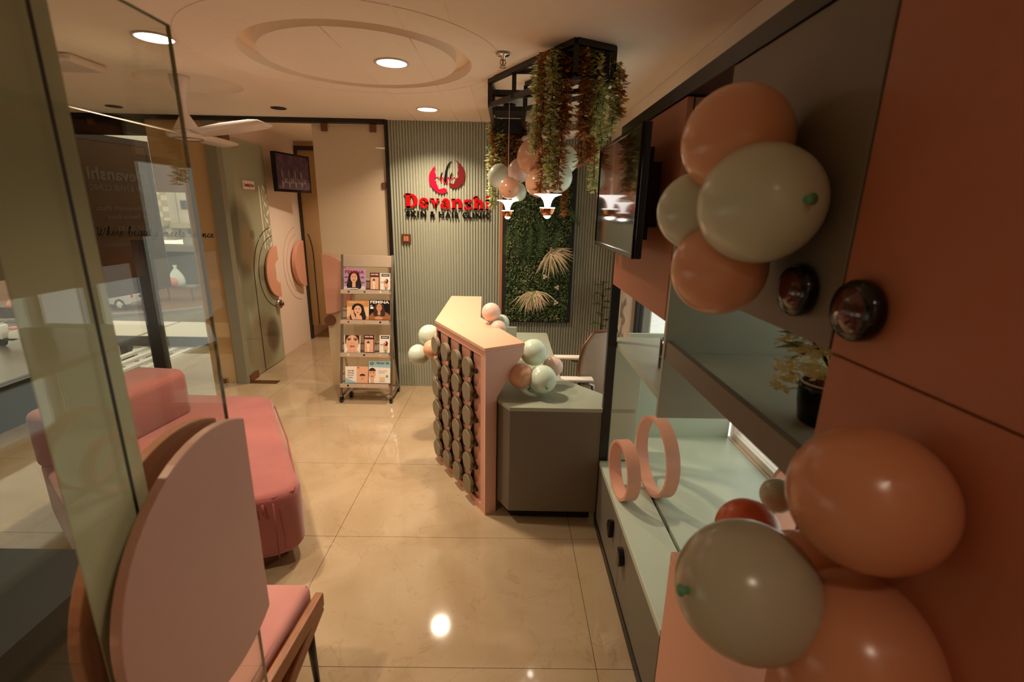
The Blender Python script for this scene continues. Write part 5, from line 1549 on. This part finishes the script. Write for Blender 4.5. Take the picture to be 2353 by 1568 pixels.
# ---- big television on the pink cupboard
OT = Vector((0.425, 2.40, 1.603)); UT = Vector((-0.03, -0.985, 0)).normalized(); NT = Vector((UT.y, -UT.x, 0))
OT = Vector((0.402, 2.295, 1.602)); UT = Vector((0, -1, 0)); NT = Vector((-1, 0, 0))
tv1, sc1, fr1 = television('large dark television on the pink cupboard reflecting the pendant lamps', OT, UT, Z, NT, 0.710, 0.420, 0.012, 0.034, 'screen_glass', (0.45, 1.9, 1.6))
MB().box(0.4365, 0.475, 1.68, 2.2, 1.66, 1.96).build('back_box', 'black_matte', tv1)
MB().box(0.475, UX - 0.001, 1.75, 2.1, 1.70, 1.92).build('wall_mount', 'black_metal', tv1)

# ---- office chair behind the desk
oc = thing('office_chair', 'mesh-back office chair with white armrest behind the desk', 'chair', (0.66, 3.15, 0))
vs = []; n = 14; mrows = 18
for j in range(mrows + 1):
    z = 0.53 + (1.00 - 0.53) * j / mrows
    hw = 0.225 * (0.78 + 0.34 * math.sin(PI * (0.15 + 0.75 * j / mrows))) * (1.0 if j < mrows - 2 else 0.9 - 0.08 * (j - mrows + 2))
    for i in range(n + 1):
        s = -1 + 2 * i / n
        bow = 0.055 * (1 - s * s)
        # back facing the room: yaw so that it is seen at an angle
        lx, ly = bow - 0.04 * math.sin(PI * j / mrows), s * hw
        ca, sa = math.cos(-0.7), math.sin(-0.7)
        vs.append((0.66 + lx * ca - ly * sa, 3.12 + lx * sa + ly * ca, z))
b = MB(); fs = [(j * (n + 1) + i, j * (n + 1) + i + 1, (j + 1) * (n + 1) + i + 1, (j + 1) * (n + 1) + i) for j in range(mrows) for i in range(n)]
b.add(vs, fs, 0, True)
o = b.build('back_mesh', 'mesh_back', oc)
md = o.modifiers.new('thick', 'SOLIDIFY'); md.thickness = 0.006
loop = [vs[i] for i in range(n + 1)] + [vs[j * (n + 1) + n] for j in range(1, mrows + 1)] + [vs[mrows * (n + 1) + i] for i in range(n - 1, -1, -1)] + [vs[j * (n + 1)] for j in range(mrows - 1, 0, -1)]
MB().tube(loop, 0.010, 8, closed=True).build('back_frame', 'bronze', oc)
MB().tube([(0.70, 3.16, 0.78), (0.74, 3.16, 0.62), (0.66, 3.15, 0.46), (0.55, 3.15, 0.44)], 0.016, 8).build('spine', 'steel', oc)
soft([(0.30, 2.96), (0.72, 2.90), (0.76, 3.34), (0.34, 3.40)], 0.43, 0.50, 'seat', 'mesh_back', oc, 0.025)
for y in (2.92, 3.40):
    b = MB(); b.tube([(0.58, y, 0.46), (0.56, y, 0.66), (0.48, y, 0.685)], 0.012, 8)
    b.build('arm_post', 'steel', oc)
    bevel(bx('armrest', 'white_enamel', oc, 0.34, 0.56, y - 0.035, y + 0.035, 0.69, 0.712), 0.008, 3)
MB().cyl((0.53, 3.15, 0.08), (0.53, 3.15, 0.43), 0.025, 16).build('gas_lift', 'black_metal', oc)
for i in range(5):
    a = i * 1.2566 + 0.3
    e = (0.53 + 0.28 * math.cos(a), 3.15 + 0.28 * math.sin(a))
    MB().bar((0.53, 3.15, 0.10), (*e, 0.07), 0.03).build('foot', 'black_metal', oc)
    MB().cyl((e[0] - 0.012, e[1], 0.027), (e[0] + 0.012, e[1], 0.027), 0.027, 14).build('caster', 'black_gloss', oc)

# ---- houseplant behind the black post
hp = thing('houseplant', 'dark green leafy houseplant peeping out beside the black post', 'plant', (0.82, 4.2, 0.0))
MB().lathe([(0.0, 0), (0.10, 0), (0.13, 0.25), (0.12, 0.25), (0.11, 0.22), (0, 0.22)], (0.86, 4.28, 0.0), n=28).build('pot', 'white_enamel', hp)
MB().tube([(0.86, 4.28, 0.2), (0.865, 4.28, 0.6), (0.855, 4.28, 1.15)], 0.008, 8).build('stem', 'stem_brown', hp)
for i in range(16):
    a = i * 2.4; z = 0.62 + 0.035 * i
    c = Vector((0.86, 4.28, z)); d = Vector((math.cos(a), math.sin(a), 0.25)).normalized(); s_ = d.cross(Z).normalized()
    L = 0.11
    MB().add([c, c + d * L * 0.5 + s_ * 0.045, c + d * L - Z * 0.03, c + d * L * 0.5 - s_ * 0.045, c + d * L * 0.5 - Z * 0.012], [(0, 1, 4), (1, 2, 4), (2, 3, 4), (3, 0, 4)]).build('leaf', 'leaf_deep', hp)

# ================================================================== BALLOONS
def make_balloon(r, col, knot):
    prof = []
    for i in range(25):
        th_ = PI * i / 24
        rr_ = math.sin(th_); zz = -math.cos(th_)
        if zz < 0:
            zz *= 1.10; rr_ *= 1 - 0.05 * (zz / 1.1) ** 2
        prof.append((rr_ * r, zz * r))
    o = MB().lathe(prof, (0, 0, 0), Z, 40).build('balloon', col)
    z0 = -1.10 * r
    k = MB().lathe([(0.004, z0 + 0.003), (0.006, z0 - 0.002), (0.004, z0 - 0.006), (0.009, z0 - 0.014), (0.0, z0 - 0.014)], (0, 0, 0), Z, 14).build('knot', knot, o)
    return o
protos = {}
def balloon(x, y, z, r, col, label, group, tip=(0, 0, -1), knot=None):
    knot = knot or ('knot_green' if 'mint' in col or 'sage' in col else 'knot_peach')
    key = (col, knot)
    if key not in protos:
        protos[key] = make_balloon(0.1, col, knot)
        o = protos[key]
    else:
        src = protos[key]
        o = src.copy(); COL.objects.link(o)
        for ch in src.children:
            c = ch.copy(); COL.objects.link(c); c.parent = o
    o.location = (x, y, z)
    o.scale = (r / 0.1,) * 3
    t_ = Vector(tip).normalized()
    o.rotation_mode = 'QUATERNION'
    o.rotation_quaternion = Vector((0, 0, -1)).rotation_difference(t_)
    for k in list(o.keys()):
        if k in ('label', 'category', 'group'):
            del o[k]
    tag(o, label, 'balloon', group)
    return o
GA = 'balloons on the dark cupboard'
balloon(0.420, 0.955, 1.882, 0.098, 'peach_balloon', 'peach balloon on top of the upper right bunch', GA, (0.4, 0.2, -0.6))
balloon(0.432, 0.86, 1.768, 0.101, 'mint_balloon', 'large mint balloon with green knot dot in front of the upper right bunch', GA, (0.13, -0.95, 0.05), 'knot_green')
balloon(0.415, 0.95, 1.645, 0.090, 'peach_balloon', 'peach balloon at the bottom of the upper right bunch', GA, (0.5, 0.3, 0.5))
balloon(0.385, 1.02, 1.755, 0.078, 'mint_balloon', 'mint balloon at the left of the upper right bunch', GA, (0.9, -0.1, 0.0))
GB = 'balloons on the tall cupboard'
balloon(0.347, 0.56, 1.238, 0.094, 'sage_balloon', 'big sage balloon with green knot dot at the lower right', GB, (-0.89, -0.25, 0.2), 'knot_green')
balloon(0.455, 0.525, 1.410, 0.090, 'orange_balloon', 'big orange balloon against the tall cupboard', GB, (0.3, 0.6, -0.6))
balloon(0.470, 0.50, 1.185, 0.100, 'orange_balloon', 'orange balloon cut by the bottom edge at the lower right', GB, (0.3, 0.6, 0.6))
balloon(0.462, 0.625, 1.180, 0.082, 'peach_balloon', 'peach balloon squeezed behind the big sage one', GB, (0.3, 0.2, 0.6))
balloon(0.462, 0.78, 1.172, 0.058, 'red_balloon', 'red-orange balloon peeping over the big sage one', GB, (0.3, 0.4, -0.4))
balloon(0.566, 0.87, 1.190, 0.034, 'sage_balloon', 'small sage balloon between the red-orange and orange ones', GB, (0, 0, -1))
GC = 'balloons hanging under the ceiling frame'
for a in ((0.161, 3.40, 2.094, 0.116, 'peach_balloon', 'large peach balloon at the top of the ceiling bunch'),
          (-0.078, 3.80, 1.992, 0.087, 'mint_balloon', 'mint balloon at the left of the ceiling bunch'),
          (0.067, 3.70, 2.028, 0.083, 'blush_balloon', 'blush balloon between the mint and peach ones of the ceiling bunch'),
          (-0.004, 3.52, 1.900, 0.073, 'peach_balloon', 'peach balloon just above the smaller pendant'),
          (0.058, 3.62, 1.876, 0.064, 'mint_balloon', 'mint balloon half behind the peach one above the smaller pendant'),
          (0.196, 3.30, 1.928, 0.095, 'peach_balloon', 'peach balloon just above the larger pendant'),
          (0.302, 3.20, 1.955, 0.094, 'mint_balloon', 'mint balloon lit from below right of the larger pendant'),
          (0.372, 3.42, 2.080, 0.086, 'mint_balloon', 'mint balloon at the upper right of the ceiling bunch')):
    balloon(*a, GC, (0.1, 0.3, 0.8) if a[4] != 'peach_balloon' or a[3] > 0.1 else (0.05, -1, -0.3))
GD = 'balloons at the reception counter'
for a in ((-0.107, 3.05, 1.109, 0.061, 'blush_balloon', 'blush balloon standing up behind the counter top'),
          (-0.040, 3.12, 1.026, 0.052, 'mint_balloon', 'mint balloon peeping out behind the counter-top blush one'),
          (-0.058, 2.98, 1.017, 0.052, 'blush_balloon', 'lower blush balloon resting against the counter top'),
          (0.160, 2.74, 0.933, 0.081, 'mint_bright', 'pale mint balloon at the top of the desk bunch'),
          (0.281, 2.77, 0.836, 0.062, 'blush_balloon', 'blush balloon at the right of the desk bunch'),
          (0.082, 2.575, 0.842, 0.072, 'peach_balloon', 'peach balloon tucked under the counter end'),
          (0.204, 2.57, 0.825, 0.081, 'mint_bright', 'brightest mint balloon in front of the desk bunch'),
          (0.150, 2.70, 0.775, 0.045, 'mint_balloon', 'greenish balloon underneath the desk bunch'),
          (-0.568, 3.37, 0.860, 0.079, 'mint_balloon', 'upper mint balloon on the left side of the counter'),
          (-0.525, 3.24, 0.796, 0.066, 'peach_balloon', 'peach balloon on the left side of the counter'),
          (-0.640, 3.32, 0.729, 0.075, 'mint_balloon', 'lower mint balloon on the left side of the counter'),
          (-0.505, 3.36, 0.711, 0.058, 'orange_balloon', 'orange balloon lowest on the left side of the counter')):
    balloon(*a, GD, (0.2, -1, -0.2) if a[2] < 0.83 and a[0] > 0.1 else (0.4, 0.8, -0.3))

# ================================================================== STREET OUTSIDE (seen through the far left glass)
GZ = -5.05
street = sroot('ground', (-25, 28, GZ), 'wet road and muddy verge below the window')
MB().add([(-60, 8, GZ - 0.06), (-5, 8, GZ - 0.06), (-5, 60, GZ - 0.06), (-60, 60, GZ - 0.06)], [(0, 1, 2, 3)]).build('road', 'road', street)
MB().prism([(-60, 14.0), (-27.5, 29.2), (-22.5, 31.4), (-17, 36.5), (-12, 60), (-60, 60)], GZ - 0.06, GZ).build('verge', 'mud', street)
MB().prism([(-60, 12.6), (-27.3, 28.0), (-22.2, 30.2), (-16.6, 35.4), (-11, 58), (-11.6, 58), (-17.0, 36.0), (-22.4, 30.8), (-27.5, 28.6), (-60, 13.2)], GZ - 0.06, GZ + 0.10).build('kerb', 'building_grey', street)
# chequered and white houses
cb = thing('checkered_building', 'cream and white chequered apartment house across the street', 'building', (-31, 44, GZ))
bx('wall', 'building_white', cb, -37, -29.0, 42.4, 50, -1.3, 9)
for i in range(9):
    for j in range(16):
        if (i + j) % 2 == 0:
            x = -33.7 + i * 0.52; z = -1.2 + j * 0.46
            bx('tile_panel', 'building_cream', cb, x, x + 0.52, 42.36, 42.4, z, z + 0.46)
for x0, x1, z0, z1 in ((-31.4, -30.2, 1.2, 2.35), (-31.2, -30.1, -1.0, 0.0)):
    f_ = bx('window', 'building_grey', cb, x0 - 0.08, x1 + 0.08, 42.25, 42.36, z0 - 0.08, z1 + 0.12)
    bx('pane', 'window_dark', f_, x0, x1, 42.2, 42.25, z0, z1)
MB().prism([(-33.6, 41.5), (-29.0, 41.5), (-29.0, 42.4), (-33.6, 42.4)], -0.1, 0.35).build('ledge', 'building_cream', cb)
wb = thing('white_building', 'plain white house beside the chequered one across the street', 'building', (-26, 46, GZ))
bx('wall', 'building_white', wb, -28.95, -20, 43.5, 52, -2.0, 9)
for x0, z0 in ((-28.6, 1.3), (-28.3, -0.8), (-25.9, 1.5), (-25.8, 0.2)):
    f_ = bx('window', 'building_grey', wb, x0, x0 + 0.7, 43.4, 43.5, z0, z0 + 0.75)
    bx('pane', 'window_dark', f_, x0 + 0.06, x0 + 0.64, 43.37, 43.4, z0 + 0.06, z0 + 0.69)
MB().box(-28.9, -27.0, 42.0, 43.5, -0.25, 0.10).build('ledge', 'building_cream', wb)
sb = thing('shop_row', 'row of dark open street shops under the houses', 'shops', (-28, 40, GZ))
bx('shop_wall', 'shop_dark', sb, -38, -20, 41.5, 42.4, GZ, -2.0)
bx('awning', 'building_grey', sb, -31.5, -20, 39.6, 41.5, -2.0, -1.55)
for x in (-30.8, -28.3, -25.6, -23):
    bx('pillar', 'building_grey', sb, x, x + 0.25, 39.7, 39.95, GZ, -2.0)
bx('shutter', 'concrete', sb, -25.2, -23.2, 41.4, 41.5, GZ, -2.2)
sbd = thing('shop_sign', 'pale shop signboard across the street', 'signboard', (-29, 39.5, -2.1))
bx('board', 'building_white', sbd, -30.9, -27.9, 39.4, 39.55, -2.75, -2.0)
me, w = text_mesh('SHOP', 0.4, 0.01, 0.01, width=1.4)
bpy.data.meshes.remove(me)
for i in range(5):
    bx('lettering', 'building_grey', sbd, -30.3 + i * 0.42, -30.05 + i * 0.42, 39.38, 39.4, -2.5, -2.28)

# silver off-road car
car = thing('car', 'silver off-road estate car parked on the muddy verge', 'car', (-26.9, 31.9, GZ))
def car_body():
    side = [(-2.30, 0.42), (-2.32, 0.75), (-2.22, 0.98), (-1.25, 1.10), (-0.55, 1.62), (0.2, 1.74), (1.75, 1.70), (2.12, 1.18), (2.22, 1.05), (2.24, 0.45), (1.90, 0.36), (-1.95, 0.36)]
    return side
ang_ = -0.07
ca, sa = math.cos(ang_), math.sin(ang_)
CF = (Vector((-26.75, 31.0, GZ)), Vector((ca, sa, 0)), Z, Vector((sa, -ca, 0)))   # u along the car (rear = +u), N towards the camera
def cslab(name, m, poly, n0, n1, parent=car, bev=0.0):
    o = MB().slab(poly, CF, n0, n1).build(name, m, parent)
    if bev:
        bevel(o, bev, 3)
    return o
cslab('body', 'car_silver', [(-2.30, 0.42), (-2.32, 0.75), (-2.22, 0.98), (-1.15, 1.12), (2.18, 1.14), (2.24, 1.0), (2.24, 0.45), (1.90, 0.36), (1.72, 0.36), (1.66, 0.62), (1.42, 0.74), (1.18, 0.62), (1.12, 0.36), (-1.02, 0.36), (-1.08, 0.62), (-1.32, 0.74), (-1.56, 0.62), (-1.62, 0.36), (-1.95, 0.36)], -1.85, 0.0, bev=0.05)
cslab('cabin', 'car_silver', [(-1.10, 1.12), (-0.45, 1.62), (0.2, 1.74), (1.80, 1.70), (2.14, 1.14)], -1.75, -0.08, bev=0.05)
for nm, q in (('side_window', [(-0.80, 1.20), (-0.35, 1.56), (0.28, 1.64), (0.28, 1.20)]), ('side_window', [(0.36, 1.20), (0.36, 1.64), (1.15, 1.63), (1.15, 1.20)]), ('side_window', [(1.23, 1.20), (1.23, 1.62), (1.70, 1.59), (1.86, 1.20)])):
    cslab(nm, 'car_glass', q, -0.09, -0.065)
for u in (-1.32, 1.42):
    c = CF[0] + CF[1] * u + Z * 0.36
    wh = MB().cyl(c - CF[3] * 0.22, c + CF[3] * 0.02, 0.36, 28).build('wheel', 'tyre', car)
    MB().lathe([(0.0, 0.03), (0.21, 0.03), (0.23, 0.02), (0.23, 0.0)], c + CF[3] * 0.01, CF[3], 20).build('rim', 'steel', wh)
    for k in range(6):
        a = k * PI / 3
        d = CF[1] * math.cos(a) + Z * math.sin(a)
        MB().bar(c + CF[3] * 0.05 + d * 0.04, c + CF[3] * 0.05 + d * 0.2, 0.05, 0.02, up=tuple(CF[3])).build('spoke', 'white_enamel', wh)
RFc = (CF[0] + CF[1] * 2.24, -CF[3], Z, CF[1])
def rear(name, m, poly, d0, d1):
    return MB().slab(poly, RFc, d0, d1).build(name, m, car)
MB().add([CF[0] + CF[1] * u + Z * z - CF[3] * s for u, z, s in ((1.87, 1.66, 0.22), (2.17, 1.18, 0.14), (2.17, 1.18, 1.71), (1.87, 1.66, 1.62))], [(0, 1, 2, 3)]).build('rear_window', 'car_glass', car)
rear('tail_lamp', 'lamp_red', [(0.03, 0.85), (0.20, 0.85), (0.20, 1.12), (0.03, 1.12)], 0.0, 0.03)
rear('tail_lamp', 'lamp_red', [(1.65, 0.85), (1.82, 0.85), (1.82, 1.12), (1.65, 1.12)], 0.0, 0.03)
rear('number_plate', 'paper_grey', [(0.66, 0.78), (1.18, 0.78), (1.18, 0.92), (0.66, 0.92)], 0.0, 0.02)
rear('bumper', 'steel', [(-0.02, 0.42), (1.87, 0.42), (1.87, 0.56), (-0.02, 0.56)], 0.0, 0.08)
cslab('roof_rail', 'steel', [(-0.25, 1.73), (1.7, 1.76), (1.7, 1.80), (-0.25, 1.77)], -0.22, -0.18)

sct = thing('scooter', 'white scooter parked on the road below the sage reflection band', 'scooter', (-24.0, 22.6, GZ))
for u in (-0.6, 0.65):
    MB().cyl((-24.0 + u, 22.55, GZ + 0.19), (-24.0 + u, 22.65, GZ + 0.19), 0.25, 24).build('wheel', 'tyre', sct)
def soft2(o):
    for p in o.data.polygons: p.use_smooth = True
    return bevel(o, 0.05, 3)
SF_ = ((-24.0, 22.4, GZ), X, Z, -Y)
soft2(MB().slab([(-0.1, 0.35), (0.85, 0.35), (0.95, 0.75), (0.5, 0.85), (0.0, 0.7)], SF_, -0.38, -0.02).build('rear_body', 'scooter_white', sct))
soft2(MB().slab([(-0.62, 0.45), (-0.35, 0.30), (-0.30, 1.0), (-0.52, 1.05)], SF_, -0.42, 0.02).build('front_shield', 'scooter_white', sct))
soft2(MB().slab([(-0.4, 0.25), (0.1, 0.25), (0.1, 0.35), (-0.4, 0.35)], SF_, -0.35, -0.05).build('footboard', 'tyre', sct))
soft2(MB().slab([(0.0, 0.80), (0.9, 0.86), (0.9, 0.95), (0.0, 0.92)], SF_, -0.36, -0.04).build('seat', 'tarpaulin', sct))
MB().tube([(-24.46, 22.2, GZ + 1.12), (-24.42, 22.6, GZ + 1.08), (-24.46, 23.0, GZ + 1.12)], 0.03, 8).build('handlebar', 'steel', sct)

bgs = thing('carrier_bag', 'knotted clear carrier bag of fruit at the street stall', 'bag', (-22.4, 34.0, -3.4))
MB().lathe([(0.0, 0.0), (0.42, 0.02), (0.52, 0.3), (0.46, 0.7), (0.26, 1.05), (0.08, 1.3), (0.14, 1.5), (0.0, 1.5)], (-23.9, 34.6, -4.0), n=20).build('bag_body', 'bag_plastic', bgs)
MB().ball((-23.9, 34.22, -3.65), 0.34, 14).build('contents', 'tarpaulin', bgs)
st = thing('street_stall', 'thin-legged street stall table on the verge', 'stall', (-24, 35, GZ))
bx('table_top', 'building_grey', st, -26.4, -22.8, 34.4, 35.4, -4.08, -4.0)
for x in (-26.3, -24.6, -22.9):
    bx('leg', 'dark_brown', st, x, x + 0.06, 34.45, 34.51, GZ, -4.08)
tag(bx('street_pole', 'dark_brown', None, -25.5, -25.42, 33.9, 33.98, GZ, -2.0), 'thin dark pole beside the street stall', 'pole')
tpn = tag(MB().lathe([(0.0, 0.55), (0.5, 0.45), (1.0, 0.1), (1.05, 0.0), (0.0, 0.0)], (-22.0, 36.0, -4.2), n=20).build('covered_heap', 'tarpaulin'), 'pink covered heap at the right end of the stall', 'heap')
tpn2 = tag(MB().lathe([(0.0, 1.1), (0.25, 0.95), (0.8, 0.2), (0.9, 0.0), (0.0, 0.0)], (-29.5, 29.0, -4.4), n=20).build('covered_heap', 'tarpaulin'), 'pinkish covered heap seen through the sage reflection band', 'heap')
bx('crate', 'dark_brown', tpn2, -30.4, -28.6, 28.2, 29.8, GZ, -4.4)
tpn2['_base'] = (0, 0, 0)

# white slatted balcony grille and ledge just outside
gr = thing('balcony_grille', 'white slatted metal balcony grille outside the street window', 'grille', (-3.9, 5.2, 0.2))
for i in range(8):
    x = -4.62 + i * 0.19
    bx('slat', 'slat_white', gr, x, x + 0.07, 4.78, 5.85, -0.04, -0.01)
for y in (4.76, 5.30, 5.85):
    bx('crossbar', 'slat_white', gr, -4.75, -3.02, y, y + 0.05, -0.08, -0.04)
for x in (-4.7, -3.1):
    for y in (4.78, 5.86):
        bx('leg', 'slat_white', gr, x, x + 0.05, y, y + 0.05, -1.2, -0.08)
lg = thing('balcony_ledge', 'white flat ledge slab beyond the balcony grille', 'ledge', (-4.4, 6.3, 0.3))
bx('ledge_slab', 'building_white', lg, -5.9, -4.75, 5.95, 6.75, 0.05, 0.11)
bx('ledge_slab', 'building_white', lg, -4.70, -3.5, 5.95, 6.75, 0.05, 0.11)
bx('ledge_front', 'dark_brown', lg, -5.9, -3.5, 5.93, 5.95, -0.02, 0.11)
bx('ledge_post', 'dark_brown', lg, -5.2, -5.1, 6.2, 6.3, -1.2, 0.05)
bx('ledge_post', 'dark_brown', lg, -3.7, -3.6, 6.2, 6.3, -1.2, 0.05)
tag(bx('balcony_floor', 'granite', None, -9.0, -2.82, 4.72, 6.9, -1.3, -1.2), 'dark balcony floor under the white grille', 'floor', kind='structure')

# banner outside, lettered for people in the street, so it reads backwards from inside
bn = thing('banner', 'dark brown hanging banner with ghostly reversed lettering in the street window', 'banner', (-3.92, 5.1, 1.6))
BU = Vector((0.16, 0.78, 0)).normalized(); BN = Vector((BU.y, -BU.x, 0))
BO = Vector((-4.02, 4.70, 0.82))
BF = (BO, BU, Z, BN)
MB().slab([(0, 0), (0.80, 0), (0.80, 1.56), (0, 1.56)], BF, -0.006, 0.0).build('cloth', 'banner_cloth', bn)
for q in ([(0, 1.50), (0.80, 1.50), (0.80, 1.56), (0, 1.56)], [(0.76, 0.62), (0.80, 0.62), (0.80, 1.5), (0.76, 1.5)]):
    MB().slab(q, BF, 0.0, 0.004).build('hem', 'print_brown', bn)
MB().tube([BO - BN * 0.02 - Z * 2.02, BO - BN * 0.02 + Z * 1.6], 0.015, 8).build('pole', 'black_metal', bn)
for s, z, h, w_, m in (('Devanshi', 1.14, 0.12, 0.62, 'print_ghost'), ('SKIN & HAIR CLINIC', 1.04, 0.06, 0.62, 'print_ghost'), ('108 Shreenath Plaza', 0.85, 0.05, 0.60, 'print_ghost'), ('Near Station Road', 0.77, 0.045, 0.5, 'print_ghost'), ('88557 22183', 0.65, 0.05, 0.42, 'print_ghost'), ('www.devanshiskin', 0.50, 0.045, 0.60, 'print_ghost')):
    me, _ = text_mesh(s, 0.1, 0.0, 0.003, width=w_)
    ys_ = [v.co.y for v in me.vertices]; a_, c_ = min(ys_), max(ys_)
    for v in me.vertices:
        v.co.y = (v.co.y - a_) / (c_ - a_) * h
        v.co.x = -v.co.x
    me.flip_normals()
    place_mesh(me, 'lettering', m, bn, (BO + BU * 0.72 + Z * z + BN * 0.003, BU, Z, BN))
